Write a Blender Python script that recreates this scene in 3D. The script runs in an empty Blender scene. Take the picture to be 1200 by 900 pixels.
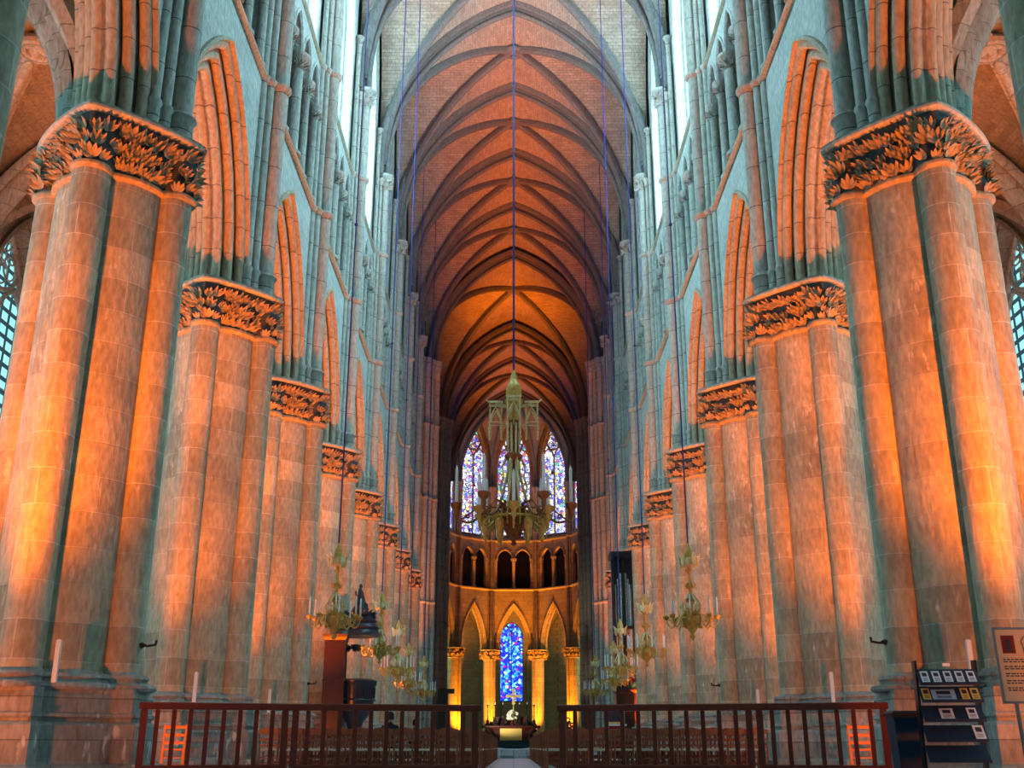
import bpy, math, random
from math import sin, cos, pi, sqrt, atan2, radians
from mathutils import Vector, Matrix
random.seed(7)
sc = bpy.context.scene
COL = sc.collection

# ------------------------------------------------------------------ helpers
class MB:
    def __init__(s): s.v = []; s.f = []; s.uv = []
    def quadgrid(s, rows, close_r=False, close_c=False, uvs=None):
        b = len(s.v); nr = len(rows); nc = len(rows[0])
        for i, r in enumerate(rows):
            for j, p in enumerate(r):
                s.v.append(tuple(p)); s.uv.append(uvs[i][j] if uvs else (0, 0))
        for i in range(nr if close_r else nr-1):
            for j in range(nc if close_c else nc-1):
                i2 = (i+1) % nr; j2 = (j+1) % nc
                s.f.append((b+i*nc+j, b+i*nc+j2, b+i2*nc+j2, b+i2*nc+j))
    def poly(s, pts):
        b = len(s.v); s.v += [tuple(p) for p in pts]; s.uv += [(0, 0)]*len(pts); s.f.append(tuple(range(b, b+len(pts))))
    def box(s, x0, y0, z0, x1, y1, z1):
        s.obox([(x0, y0, z0), (x1, y0, z0), (x1, y1, z0), (x0, y1, z0), (x0, y0, z1), (x1, y0, z1), (x1, y1, z1), (x0, y1, z1)])
    def obox(s, c):
        b = len(s.v); s.v += [tuple(p) for p in c]; s.uv += [(0, 0)]*8
        for q in ((0, 3, 2, 1), (4, 5, 6, 7), (0, 1, 5, 4), (1, 2, 6, 5), (2, 3, 7, 6), (3, 0, 4, 7)): s.f.append(tuple(b+i for i in q))
    def bar(s, p0, p1, w, h, up=(0, 0, 1)):
        p0 = Vector(p0); p1 = Vector(p1); d = (p1-p0).normalized(); up = Vector(up)
        if abs(d.dot(up)) > .95: up = Vector((1, 0, 0))
        a = d.cross(up).normalized()*w/2; b2 = a.cross(d).normalized()*h/2
        s.obox([p0-a-b2, p0+a-b2, p1+a-b2, p1-a-b2, p0-a+b2, p0+a+b2, p1+a+b2, p1-a+b2])
    def tube(s, path, r, n=8, cap=True):
        path = [Vector(p) for p in path]; m = len(path)
        rs = r if isinstance(r, (list, tuple)) else [r]*m
        rows = []; prev = None
        for i, p in enumerate(path):
            t = (path[min(i+1, m-1)]-path[max(i-1, 0)]).normalized()
            if prev is None:
                a = Vector((0, 0, 1)) if abs(t.z) < .9 else Vector((1, 0, 0))
                a = t.cross(a).normalized()
            else: a = (prev-t*prev.dot(t)).normalized()
            prev = a; b = t.cross(a)
            rows.append([p+(a*cos(2*pi*k/n)+b*sin(2*pi*k/n))*rs[i] for k in range(n)])
        s.quadgrid(rows, close_c=True)
        if cap: s.poly(rows[0][::-1]); s.poly(rows[-1])
    def lathe(s, prof, n=16, c=(0, 0, 0), cap=True, a0=0, a1=2*pi):
        full = abs(a1-a0-2*pi) < 1e-6; m = n if full else n+1
        rows = [[(c[0]+r*cos(a0+(a1-a0)*k/n), c[1]+r*sin(a0+(a1-a0)*k/n), c[2]+z) for k in range(m)] for r, z in prof]
        s.quadgrid(rows, close_c=full)
        if cap and full:
            if prof[0][0] > 1e-4: s.poly(rows[0][::-1])
            if prof[-1][0] > 1e-4: s.poly(rows[-1])
    def prism(s, pts, z0, z1):
        s.quadgrid([[(x, y, z0) for x, y in pts], [(x, y, z1) for x, y in pts]], close_c=True)
        s.poly([(x, y, z0) for x, y in pts][::-1]); s.poly([(x, y, z1) for x, y in pts])
    def rings(s, rows, cap=True):
        s.quadgrid(rows, close_c=True)
        if cap: s.poly(rows[0][::-1]); s.poly(rows[-1])
    def build(s, name, mat, parent=None, smooth=True, sharp=35, loc=None, rot=None):
        me = bpy.data.meshes.new(name); me.from_pydata(s.v, [], s.f)
        uvl = me.uv_layers.new(name='UVMap'); 
        if any(u != (0, 0) for u in s.uv[:400]):
            for l in me.loops: uvl.data[l.index].uv = s.uv[l.vertex_index]
        if smooth:
            import bmesh
            bm = bmesh.new(); bm.from_mesh(me)
            for f in bm.faces: f.smooth = True
            lim = radians(sharp)
            for e in bm.edges:
                if len(e.link_faces) == 2 and e.calc_face_angle(0) > lim: e.smooth = False
            bm.to_mesh(me); bm.free()
        me.materials.append(mat)
        o = bpy.data.objects.new(name, me); COL.objects.link(o)
        if parent: o.parent = parent
        if loc: o.location = loc
        if rot: o.rotation_euler = rot
        return o

def empty(name, loc=(0, 0, 0), rz=0, **kw):
    o = bpy.data.objects.new(name, None); COL.objects.link(o)
    o.location = loc; o.rotation_euler = (0, 0, rz); o.empty_display_size = .2
    for k, v in kw.items(): o[k] = v
    return o
def tag(o, label=None, cat=None, group=None, kind=None):
    if label: o['label'] = label
    if cat: o['category'] = cat
    if group: o['group'] = group
    if kind: o['kind'] = kind
    return o
def copy_tree(o, parent=None):
    c = o.copy(); COL.objects.link(c)
    if parent: c.parent = parent
    for ch in KIDS(o): copy_tree(ch, c)
    return c
def KIDS(o): return [x for x in o.children]

# ------------------------------------------------------------------ materials
def new_mat(name):
    m = bpy.data.materials.new(name); m.use_nodes = True
    nt = m.node_tree; b = nt.nodes['Principled BSDF']; return m, nt, b
def N(nt, t, **kw):
    n = nt.nodes.new(t)
    for k, v in kw.items(): setattr(n, k, v)
    return n
def math_n(nt, op, a, b=None):
    n = N(nt, 'ShaderNodeMath', operation=op)
    for i, x in enumerate((a, b)):
        if x is None: continue
        if isinstance(x, (int, float)): n.inputs[i].default_value = x
        else: nt.links.new(x, n.inputs[i])
    return n.outputs[0]
def mix_n(nt, fac, a, b, blend='MIX'):
    n = N(nt, 'ShaderNodeMix', data_type='RGBA', blend_type=blend)
    if isinstance(fac, (int, float)): n.inputs[0].default_value = fac
    else: nt.links.new(fac, n.inputs[0])
    for i, x in ((6, a), (7, b)):
        if isinstance(x, tuple): n.inputs[i].default_value = (*x, 1) if len(x) == 3 else x
        else: nt.links.new(x, n.inputs[i])
    return n.outputs[2]
def ramp(nt, x, a, b):
    n = N(nt, 'ShaderNodeMapRange'); nt.links.new(x, n.inputs[0]); n.inputs[1].default_value = a; n.inputs[2].default_value = b; return n.outputs[0]

def stone(name, base, mode='wall', joint=(.62, .6, .55), bw=.9, bh=.55, ms=.012, rough=.8, vary=.2, bump=.7, flecks=0., radius=1.0, dirt=(.16, .15, .14), dirt_amt=.35):
    m, nt, b = new_mat(name); L = nt.links.new
    tc = N(nt, 'ShaderNodeTexCoord'); src = tc.outputs['UV'] if mode == 'uv' else tc.outputs['Object']
    sep = N(nt, 'ShaderNodeSeparateXYZ'); L(src, sep.inputs[0])
    cmb = N(nt, 'ShaderNodeCombineXYZ')
    if mode == 'uv':
        L(sep.outputs[0], cmb.inputs[0]); L(sep.outputs[1], cmb.inputs[1])
    elif mode == 'round':
        ang = math_n(nt, 'MULTIPLY', math_n(nt, 'ARCTAN2', sep.outputs[1], sep.outputs[0]), radius)
        L(ang, cmb.inputs[0]); L(sep.outputs[2], cmb.inputs[1])
    elif mode == 'floor':
        L(sep.outputs[1], cmb.inputs[0]); L(sep.outputs[0], cmb.inputs[1])
    else:
        L(math_n(nt, 'ADD', sep.outputs[0], sep.outputs[1]), cmb.inputs[0]); L(sep.outputs[2], cmb.inputs[1])
    br = N(nt, 'ShaderNodeTexBrick'); L(cmb.outputs[0], br.inputs['Vector'])
    lo = tuple(c*(1-vary) for c in base); hi = tuple(min(1, c*(1+vary)) for c in base)
    br.inputs['Color1'].default_value = (*lo, 1); br.inputs['Color2'].default_value = (*hi, 1); br.inputs['Mortar'].default_value = (*joint, 1)
    br.inputs['Scale'].default_value = 1; br.inputs['Mortar Size'].default_value = ms; br.inputs['Mortar Smooth'].default_value = .3
    br.inputs['Brick Width'].default_value = bw; br.inputs['Row Height'].default_value = bh
    n1 = N(nt, 'ShaderNodeTexNoise'); L(tc.outputs['Object'], n1.inputs['Vector']); n1.inputs['Scale'].default_value = .9; n1.inputs['Detail'].default_value = 7; n1.inputs['Roughness'].default_value = .65
    col = mix_n(nt, math_n(nt, 'MULTIPLY', ramp(nt, n1.outputs[0], .45, .72), dirt_amt), br.outputs['Color'], dirt)
    n2 = N(nt, 'ShaderNodeTexNoise'); n2.inputs['Detail'].default_value = 6; n2.inputs['Scale'].default_value = 13
    mp = N(nt, 'ShaderNodeMapping'); mp.inputs['Scale'].default_value = (1, 1, .35); L(tc.outputs['Object'], mp.inputs[0]); L(mp.outputs[0], n2.inputs['Vector'])
    mr = N(nt, 'ShaderNodeMapRange'); L(n2.outputs[0], mr.inputs[0]); mr.inputs[1].default_value = .32; mr.inputs[2].default_value = .68; mr.inputs[3].default_value = .6; mr.inputs[4].default_value = 1.1
    col = mix_n(nt, .8, col, mix_n(nt, 1., col, mr.outputs[0], 'MULTIPLY'))
    if flecks:
        n3 = N(nt, 'ShaderNodeTexNoise'); n3.inputs['Detail'].default_value = 3; n3.inputs['Scale'].default_value = 7
        L(mp.outputs[0], n3.inputs['Vector'])
        n4 = N(nt, 'ShaderNodeTexNoise'); n4.inputs['Scale'].default_value = .7; L(tc.outputs['Object'], n4.inputs['Vector'])
        fk = math_n(nt, 'MULTIPLY', ramp(nt, n3.outputs[0], .62, .70), ramp(nt, n4.outputs[0], .45, .6))
        col = mix_n(nt, math_n(nt, 'MULTIPLY', fk, flecks), col, (.75, .72, .66))
    L(col, b.inputs['Base Color']); b.inputs['Roughness'].default_value = rough
    bp = N(nt, 'ShaderNodeBump'); bp.inputs['Strength'].default_value = bump; bp.inputs['Distance'].default_value = .05
    h = math_n(nt, 'ADD', math_n(nt, 'MULTIPLY', n2.outputs[0], .7), math_n(nt, 'MULTIPLY', br.outputs['Fac'], -.6)); L(h, bp.inputs['Height'])
    L(bp.outputs[0], b.inputs['Normal'])
    return m

def plain(name, color, rough=.5, metal=0., emit=None, strength=0., noise=0., nscale=8.):
    m, nt, b = new_mat(name)
    b.inputs['Base Color'].default_value = (*color, 1); b.inputs['Roughness'].default_value = rough; b.inputs['Metallic'].default_value = metal
    if noise:
        tc = N(nt, 'ShaderNodeTexCoord'); n = N(nt, 'ShaderNodeTexNoise'); n.inputs['Scale'].default_value = nscale; n.inputs['Detail'].default_value = 5
        nt.links.new(tc.outputs['Object'], n.inputs['Vector'])
        c = mix_n(nt, n.outputs[0], tuple(x*(1-noise) for x in color), tuple(min(1, x*(1+noise)) for x in color))
        nt.links.new(c, b.inputs['Base Color'])
        bp = N(nt, 'ShaderNodeBump'); bp.inputs['Strength'].default_value = .2; bp.inputs['Distance'].default_value = .01
        nt.links.new(n.outputs[0], bp.inputs['Height']); nt.links.new(bp.outputs[0], b.inputs['Normal'])
    if emit: b.inputs['Emission Color'].default_value = (*emit, 1); b.inputs['Emission Strength'].default_value = strength
    return m

def wood(name, c1, c2, rough=.4):
    m, nt, b = new_mat(name)
    tc = N(nt, 'ShaderNodeTexCoord'); mp = N(nt, 'ShaderNodeMapping'); mp.inputs['Scale'].default_value = (12, 12, 2)
    n = N(nt, 'ShaderNodeTexNoise'); n.inputs['Scale'].default_value = 2; n.inputs['Detail'].default_value = 5
    nt.links.new(tc.outputs['Object'], mp.inputs[0]); nt.links.new(mp.outputs[0], n.inputs['Vector'])
    nt.links.new(mix_n(nt, n.outputs[0], c1, c2), b.inputs['Base Color']); b.inputs['Roughness'].default_value = rough
    return m

def clear_glass(name, color, strength, gw=.5, gh=.4, line=(.01, .03, .04)):
    # daylight seen through pale leaded quarries
    m, nt, b = new_mat(name); L = nt.links.new
    tc = N(nt, 'ShaderNodeTexCoord'); sep = N(nt, 'ShaderNodeSeparateXYZ'); L(tc.outputs['Object'], sep.inputs[0])
    cmb = N(nt, 'ShaderNodeCombineXYZ'); L(math_n(nt, 'ADD', sep.outputs[0], sep.outputs[1]), cmb.inputs[0]); L(sep.outputs[2], cmb.inputs[1])
    br = N(nt, 'ShaderNodeTexBrick'); L(cmb.outputs[0], br.inputs['Vector']); br.inputs['Scale'].default_value = 1
    br.inputs['Color1'].default_value = (*[c*.8 for c in color], 1); br.inputs['Color2'].default_value = (*color, 1); br.inputs['Mortar'].default_value = (*line, 1)
    br.inputs['Brick Width'].default_value = gw; br.inputs['Row Height'].default_value = gh; br.inputs['Mortar Size'].default_value = .075; br.offset = 0
    b.inputs['Base Color'].default_value = (.05, .06, .07, 1); b.inputs['Roughness'].default_value = .2
    L(br.outputs['Color'], b.inputs['Emission Color']); b.inputs['Emission Strength'].default_value = strength
    return m

def stained(name, stops, strength, scale=5., lead=.07, lead_col=(.004, .004, .03)):
    m, nt, b = new_mat(name); L = nt.links.new
    tc = N(nt, 'ShaderNodeTexCoord')
    v = N(nt, 'ShaderNodeTexVoronoi'); v.inputs['Scale'].default_value = scale; L(tc.outputs['Object'], v.inputs['Vector'])
    e = N(nt, 'ShaderNodeTexVoronoi', feature='DISTANCE_TO_EDGE'); e.inputs['Scale'].default_value = scale; L(tc.outputs['Object'], e.inputs['Vector'])
    cr = N(nt, 'ShaderNodeValToRGB'); cr.color_ramp.interpolation = 'CONSTANT'
    el = cr.color_ramp.elements
    while len(el) < len(stops): el.new(.5)
    for i, (p, c) in enumerate(stops): el[i].position = p; el[i].color = (*c, 1)
    sp = N(nt, 'ShaderNodeSeparateColor'); L(v.outputs['Color'], sp.inputs[0]); L(sp.outputs[0], cr.inputs[0])
    col = mix_n(nt, ramp(nt, e.outputs['Distance'], lead*.6, lead), lead_col, cr.outputs[0])
    b.inputs['Base Color'].default_value = (.02, .02, .05, 1); b.inputs['Roughness'].default_value = .25
    L(col, b.inputs['Emission Color']); b.inputs['Emission Strength'].default_value = strength
    return m

M = {}
M['core'] = stone('pillar core stone', (.5, .43, .3), 'round', joint=(.62, .57, .5), bw=.78, bh=.58, ms=.008, flecks=.8, radius=1.0, dirt_amt=.45)
M['shaft'] = stone('pillar shaft stone', (.5, .43, .3), 'round', joint=(.66, .6, .53), bw=40, bh=.58, ms=.012, flecks=.6, radius=.3, dirt_amt=.4)
M['plinth'] = stone('plinth stone', (.38, .36, .33), 'wall', joint=(.2, .19, .18), bw=1.1, bh=.6, ms=.01, flecks=.7, dirt_amt=.5, bump=.6)
M['vshaft'] = stone('vaulting shaft stone', (.5, .48, .42), 'round', joint=(.1, .1, .1), bw=40, bh=1.15, ms=.012, radius=.3, vary=.08, dirt_amt=.3)
M['wall'] = stone('wall ashlar', (.62, .61, .56), 'wall', joint=(.3, .32, .32), bw=.95, bh=.5, ms=.008, vary=.07, dirt_amt=.22)
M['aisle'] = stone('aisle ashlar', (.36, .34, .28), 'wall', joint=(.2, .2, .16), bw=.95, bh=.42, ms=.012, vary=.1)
M['mould'] = stone('arch moulding stone', (.55, .45, .32), 'wall', joint=(.2, .17, .14), bw=60, bh=.75, ms=.012, vary=.08, dirt_amt=.25)
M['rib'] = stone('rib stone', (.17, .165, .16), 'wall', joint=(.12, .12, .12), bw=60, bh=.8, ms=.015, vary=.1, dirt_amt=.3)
M['web'] = stone('vault web masonry', (.44, .38, .31), 'uv', joint=(.3, .23, .16), bw=.4, bh=.11, ms=.01, vary=.16, bump=.5, dirt_amt=.45)
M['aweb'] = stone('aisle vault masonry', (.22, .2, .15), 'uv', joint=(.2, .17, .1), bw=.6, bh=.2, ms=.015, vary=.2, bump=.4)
M['leaf'] = stone('carved foliage stone', (.46, .35, .22), 'wall', joint=(.4, .36, .3), bw=60, bh=60, ms=0., vary=.1, bump=.6, dirt_amt=.5)
M['bell'] = plain('gap shade capital bell', (.06, .065, .07), .9, noise=.5, nscale=10)  # near-black colour paints in the shade of the gaps between leaves
M['apse'] = stone('apse stone', (.5, .42, .32), 'wall', joint=(.25, .2, .15), bw=.9, bh=.5, ms=.012, vary=.12)
M['floor'] = stone('nave paving', (.5, .55, .58), 'floor', joint=(.2, .22, .24), bw=.8, bh=.6, ms=.02, rough=.35, bump=.1, dirt_amt=.25)
M['dark'] = plain('shade dark passage stone', (.035, .035, .035), .95)  # shade of the triforium passage is put into this near-black colour
M['glass_clear'] = clear_glass('pale leaded glass', (.42, .84, 1.0), 23.0)
M['glass_west'] = clear_glass('warm pale west glass', (1., .9, .8), .8)
M['glass_dim'] = stained('dark blue glass', [(0, (.01, .04, .4)), (.35, (.01, .14, .35)), (.6, (.01, .03, .3)), (.85, (.06, .2, .6))], 1.1, 3)
M['glass_aisle'] = clear_glass('pale aisle glass', (.32, .82, .95), 24.0)
M['glass_aisle_mid'] = clear_glass('half dimmed aisle glass', (.32, .82, .95), 9.0)  # same aisle glass, glow lowered to spare the west faces
M['glass_aisle_dim'] = clear_glass('dimmed aisle glass', (.25, .7, .75), 1.5)  # same aisle glass, glow lowered for the pane in view
M['glass_green_fill'] = clear_glass('green fill glass', (.35, .6, .25), 18.)  # glow of the added panes that tint the ambulatory green
M['glass_apse'] = stained('bright stained glass', [(0, (.45, .5, 1.)), (.2, (.12, .1, .75)), (.34, (.9, .95, 1.)), (.55, (.3, .35, 1.)), (.68, (.6, .1, .25)), (.74, (1., 1., 1.)), (.88, (.1, .5, .35)), (.93, (.9, .7, .15))], 1.5, 3.2, .09)
M['glass_blue'] = stained('vivid blue stained glass', [(0, (.01, .04, .9)), (.3, (.03, .3, 1.)), (.5, (.01, .02, .6)), (.66, (.2, .75, 1.)), (.8, (.05, .1, 1.)), (.9, (.9, .95, 1.)), (.95, (.5, .02, .25))], 1.6, 4.0, .05)
M['rail'] = wood('red brown painted wood', (.15, .02, .01), (.26, .035, .016))
M['chair'] = wood('dark red brown chair wood', (.2, .04, .018), (.38, .1, .04))
M['straw'] = plain('woven straw', (.62, .52, .36), .8, noise=.3, nscale=60)
M['orange_wood'] = wood('bright orange varnished wood', (.75, .16, .02), (.9, .25, .04))
M['brass'] = plain('aged gilt brass', (.7, .42, .1), .4, .3, noise=.6, nscale=14)
M['brass2'] = plain('pale gilt brass', (.9, .72, .38), .4, .2, noise=.4, nscale=14)
M['copper'] = plain('red brown gilt metal', (.3, .11, .04), .4, .5, noise=.4, nscale=12)
M['cable'] = plain('blue hanging cable', (.008, .014, .22), .5)
M['candle'] = plain('white wax candle', (.85, .88, .9), .5)
M['black'] = plain('black lacquered wood', (.012, .013, .018), .3, noise=.4)
M['pulpit'] = wood('near black carved oak', (.014, .016, .03), (.035, .035, .06), .28)
M['redwood'] = wood('dark red wood panel', (.05, .01, .008), (.09, .018, .012))
M['navy'] = plain('dark blue metal', (.012, .03, .07), .4)
M['gold'] = plain('bright gold', (.9, .65, .2), .35, .3)
M['paper'] = plain('white paper', (.8, .8, .85), .7)
M['yellow'] = plain('yellow printed paper', (.75, .5, .08), .7)
M['lblue'] = plain('pale blue card', (.35, .55, .85), .7)
M['ink'] = plain('dark ink', (.03, .03, .04), .7)
M['tan'] = plain('tan printed panel', (.75, .5, .3), .6)
M['steel'] = plain('grey brushed steel', (.35, .38, .42), .35, .8)
M['redflower'] = plain('red petals', (.6, .03, .03), .6)
M['whiteflower'] = plain('white petals', (.85, .85, .75), .6)
M['green'] = plain('dark green leaves', (.03, .08, .03), .6)
M['carpet'] = plain('dark teal carpet', (.02, .05, .07), .9)
M['pipe'] = plain('grey tin organ pipe', (.5, .52, .56), .25, .8)
M['skin'] = plain('skin', (.5, .3, .22), .6)
M['cloth_dark'] = plain('dark wool cloth', (.012, .012, .02), .9)
M['cloth_red'] = plain('dark red cloth', (.2, .02, .02), .9)
M['hair'] = plain('dark hair', (.012, .01, .008), .7)
M['tube_w'] = plain('white enamelled metal', (.7, .72, .75), .4)
# ------------------------------------------------------------------ dimensions (metres)
B = 7.2; Y1 = 17.42                      # bay length, first free pillar
PX = 7.4                                  # pillar axis from nave axis
def PY(n): return Y1 + B*(n-1)
ZA, ZC = 10.08, 11.22                     # astragal, top of abacus
ZS, ZT, ZK = 17.45, 22.97, 26.5           # lower string, upper string, vault capitals
VR, VC, VZ = 10.15, 3.45, 28.0            # vault arc radius, centre offset, springing
VA = VR-VC                                # half width at wall
def vz(x): return VZ + sqrt(max(0, VR*VR-(abs(x)+VC)**2))

def arch_cR(a, h): R = (a*a+h*h)/(2*a); return R-a, R
def arch_sweep(m, place, c, R, prof, zs, zlow, n=14, close=False):
    """pointed arch swept with a profile of (w, d): depth w, inward offset d"""
    cols = []
    for w, d in prof:
        rho = R-d; te = math.acos(min(1, c/rho)); half = rho-c
        left = [(-half, zlow)] + [(-(rho*cos(te*k/n)-c), zs+rho*sin(te*k/n)) for k in range(n+1)]
        pts = left + [(-u, z) for u, z in reversed(left[:-1])]
        cols.append([place(u, w, z) for u, z in pts])
    m.quadgrid(cols, close_r=close)
def roll(w, d, r, a0, a1, n=6):
    return [(w+r*cos(radians(a0+(a1-a0)*k/n)), d+r*sin(radians(a0+(a1-a0)*k/n))) for k in range(n+1)]
def arch_panel(m, place, w, u0, u1, uc, half, c, R, zs, zbot, ztop, n=12):
    """flat wall panel with a pointed opening; ztop may be a function of u"""
    zt = ztop if callable(ztop) else (lambda u: ztop)
    def h(u):
        d = abs(u-uc)
        return zs + sqrt(max(0, R*R-(d+c)**2))
    if uc-half > u0+1e-4: m.quadgrid([[place(u, w, zbot), place(u, w, zt(u))] for u in (u0, (u0+uc-half)/2, uc-half)])
    if u1 > uc+half+1e-4: m.quadgrid([[place(u, w, zbot), place(u, w, zt(u))] for u in (uc+half, (u1+uc+half)/2, u1)])
    us = [uc-half*cos(pi*k/(2*n)) for k in range(n+1)]; us += [2*uc-u for u in reversed(us[:-1])]
    m.quadgrid([[place(u, w, h(u)), place(u, w, zt(u))] for u in us])
def arch_soffit(m, place, w0, w1, uc, half, c, R, zs, zlow, n=12):
    te = math.acos(c/R)
    left = [(-half, zlow)] + [(-(R*cos(te*k/n)-c), zs+R*sin(te*k/n)) for k in range(n+1)]
    pts = left + [(-u, z) for u, z in reversed(left[:-1])]
    m.quadgrid([[place(uc+u, w, z) for u, z in pts] for w in (w0, w1)])

# ------------------------------------------------------------------ clustered pillar (prototype at origin)
def outline(phi, core, rs, r):
    best = core
    for k in range(4):
        d = phi-k*pi/2; d = atan2(sin(d), cos(d))
        if abs(d) < pi/2 and abs(rs*sin(d)) < r:
            best = max(best, rs*cos(d)+sqrt(r*r-(rs*sin(d))**2))
    return best
def leaf(m, pos, out, L, rnd):
    out = Vector(out).normalized(); up = Vector((0, 0, 1)); side = out.cross(up).normalized()
    pos = Vector(pos); tilt = rnd.uniform(-.6, .6)
    for k in range(-2, 3):
        a = radians(34*k)+tilt; Lk = L*(1-.13*abs(k))*rnd.uniform(.85, 1.15)
        d = up*cos(a)+side*sin(a); w = L*.2
        rows = []
        for t, o_, wd in ((0, 0, .5), (.4, .1, 1.), (.75, .34, .8), (1., .62, .25), (.96, .8, .05)):
            c = pos + d*Lk*t*(.9 if t > .8 else 1) + out*L*o_
            s_ = d.cross(out).normalized()*w*wd
            rows.append([c-s_, c+out*L*.1*wd+d*.0, c+s_])
        m.quadgrid(rows)
def make_capital(parent, core, rs, r, ext, z0, z1, nleaf, L, rows_n=3, p=1.22, seed=1):
    rnd = random.Random(seed); n = 96
    def pt(t, phi):
        a = outline(phi, core, rs, r)+.04
        q = ext/((abs(cos(phi))**p+abs(sin(phi))**p)**(1/p))
        q = max(q, a+.06)
        k = t**1.6
        return a*(1-k)+q*.93*k
    bell = MB(); H = z1-z0-.14
    bell.rings([[(pt(t, 2*pi*j/n)*cos(2*pi*j/n), pt(t, 2*pi*j/n)*sin(2*pi*j/n), z0+H*t) for j in range(n)] for t in (0, .2, .4, .6, .8, 1.)])
    cap = bell.build('capital', M['bell'], parent); cap['label'] = 'leaf carved capital with shade dark bell'
    ab = MB(); rws = []
    for off, z in ((0, 0), (.05, .03), (.05, .08), (.0, .1), (.02, .14)):
        rws.append([((ext/((abs(cos(a))**p+abs(sin(a))**p)**(1/p))+off)*cos(a), (ext/((abs(cos(a))**p+abs(sin(a))**p)**(1/p))+off)*sin(a), z1-.14+z) for a in [2*pi*j/n for j in range(n)]])
    ab.rings(rws); ab.build('abacus', M['vshaft'], cap)
    lf = MB()
    for row in range(rows_n):
        t = (.03, .36, .68)[row] if rows_n == 3 else (.08, .55)[row]
        for j in range(nleaf):
            phi = 2*pi*(j+.5*(row % 2)+rnd.uniform(-.3, .3))/nleaf
            R_ = pt(t, phi); e = .02
            # outward normal from outline derivative
            R2 = pt(t, phi+e); p1 = Vector((R_*cos(phi), R_*sin(phi), 0)); p2 = Vector((R2*cos(phi+e), R2*sin(phi+e), 0))
            tg = (p2-p1).normalized(); nr = Vector((tg.y, -tg.x, 0))
            leaf(lf, (p1.x, p1.y, z0+H*t+rnd.uniform(-.05, .05)), nr, L*rnd.uniform(.7, 1.35), rnd)
    for j in range(nleaf):
        phi = rnd.uniform(0, 2*pi); t = rnd.uniform(.1, .75); R_ = pt(t, phi)+.02
        leaf(lf, (R_*cos(phi), R_*sin(phi), z0+H*t), (cos(phi), sin(phi), 0), L*rnd.uniform(.5, .9), rnd)
    lf.build('carved_leaves', M['leaf'], cap, sharp=70)
    return cap
def attic(r, z):   # base moulding profile
    return [(r+.02, z+.16), (r+.06, z+.15), (r+.1, z+.11), (r+.07, z+.07), (r+.12, z+.06), (r+.19, z+.03), (r+.19, z+0), (r+.12, z-.03)]
def make_pillar(s=1.0, det=1.0, with_leaves=True):
    root = empty('clustered_pillar')
    CR, RS, SR, ZB = 1.0*s, 1.1*s, .32*s, 1.38
    # plinth
    def pl(d, w):
        o = []
        for k in range(4):
            a = k*pi/2; f = Vector((cos(a), sin(a))); g = Vector((-sin(a), cos(a)))
            for (x, y) in ((d-.34, -w), (d, -w), (d, w), (d-.34, w)): o.append(tuple(f*x+g*y))
        return o
    m = MB(); D = 1.55*s; W = .47*s
    lv = [(-.0, .24), (.22, .24), (.24, .22), (.26, .12), (.30, .1), (.80, .1), (.83, .07), (.86, .0), (.9, .0), (.93, .05), (.97, .05), (.99, 0), (ZB-.16, 0), (ZB-.1, -.03), (ZB-.04, -.02)]
    m.rings([[(x, y, z) for x, y in pl(D+o, W+o*.6)] for z, o in lv])
    m.build('plinth', M['plinth'], root, sharp=25)
    b = MB(); n = 96
    for off, z in (): pass
    prof = [(.26, ZB-.06), (.3, ZB-.02), (.28, ZB+.03), (.17, ZB+.05), (.13, ZB+.1), (.17, ZB+.13), (.14, ZB+.18), (.04, ZB+.2), (.0, ZB+.24)]
    b.rings([[((outline(2*pi*j/n, CR, RS, SR)+o)*cos(2*pi*j/n), (outline(2*pi*j/n, CR, RS, SR)+o)*sin(2*pi*j/n), z) for j in range(n)] for o, z in prof])
    b.build('base_moulding', M['plinth'], root)
    c = MB(); c.lathe([(CR, ZB), (CR, ZA)], 64, cap=False); c.build('core', M['core'], root)
    for k in range(4):
        sh = MB(); sh.lathe([(SR, ZB), (SR, ZA)], 28, cap=False)
        o = sh.build('shaft', M['shaft'], root); a = k*pi/2; o.location = (RS*cos(a), RS*sin(a), 0); o.rotation_euler = (0, 0, a)
    g = MB()
    prof = [(.0, ZA-.1), (.05, ZA-.09), (.09, ZA-.05), (.09, ZA), (.05, ZA+.03), (.03, ZA+.05)]
    g.rings([[((outline(2*pi*j/n, CR, RS, SR)+o)*cos(2*pi*j/n), (outline(2*pi*j/n, CR, RS, SR)+o)*sin(2*pi*j/n), z) for j in range(n)] for o, z in prof])
    g.build('astragal', M['leaf'], root)
    make_capital(root, CR, RS, SR, 1.56*s, ZA+.03, ZC, 50 if det else 34, .22 if det else .28, seed=int(3+s*10))
    return root
ORD = ['first', 'second', 'third', 'fourth', 'fifth', 'sixth', 'seventh', 'eighth']
proto = make_pillar()
first = True
for n in range(1, 9):
    for sx, sd in ((-1, 'left'), (1, 'right')):
        o = proto if first else copy_tree(proto); first = False
        o.location = (sx*PX, PY(n), 0)
        where = {1: 'nearest and largest', 8: 'farthest, darkest'}.get(n, ORD[n-1]+' from the front')
        tag(o, f'stone clustered pillar with leafy capital, {where} of the {sd} row', 'pillar', f'clustered pillars of the {sd} arcade', 'thing')
big = make_pillar(1.22, 0)
big.location = (-PX-.05, PY(0), 0)
tag(big, 'thick foremost stone pillar, only an upper edge showing in the top left corner', 'pillar', None, 'thing')
b2 = copy_tree(big); b2.location = (PX+.05, PY(0), 0)
tag(b2, 'thick foremost stone pillar, only an upper edge showing in the top right corner', 'pillar', None, 'thing')

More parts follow.
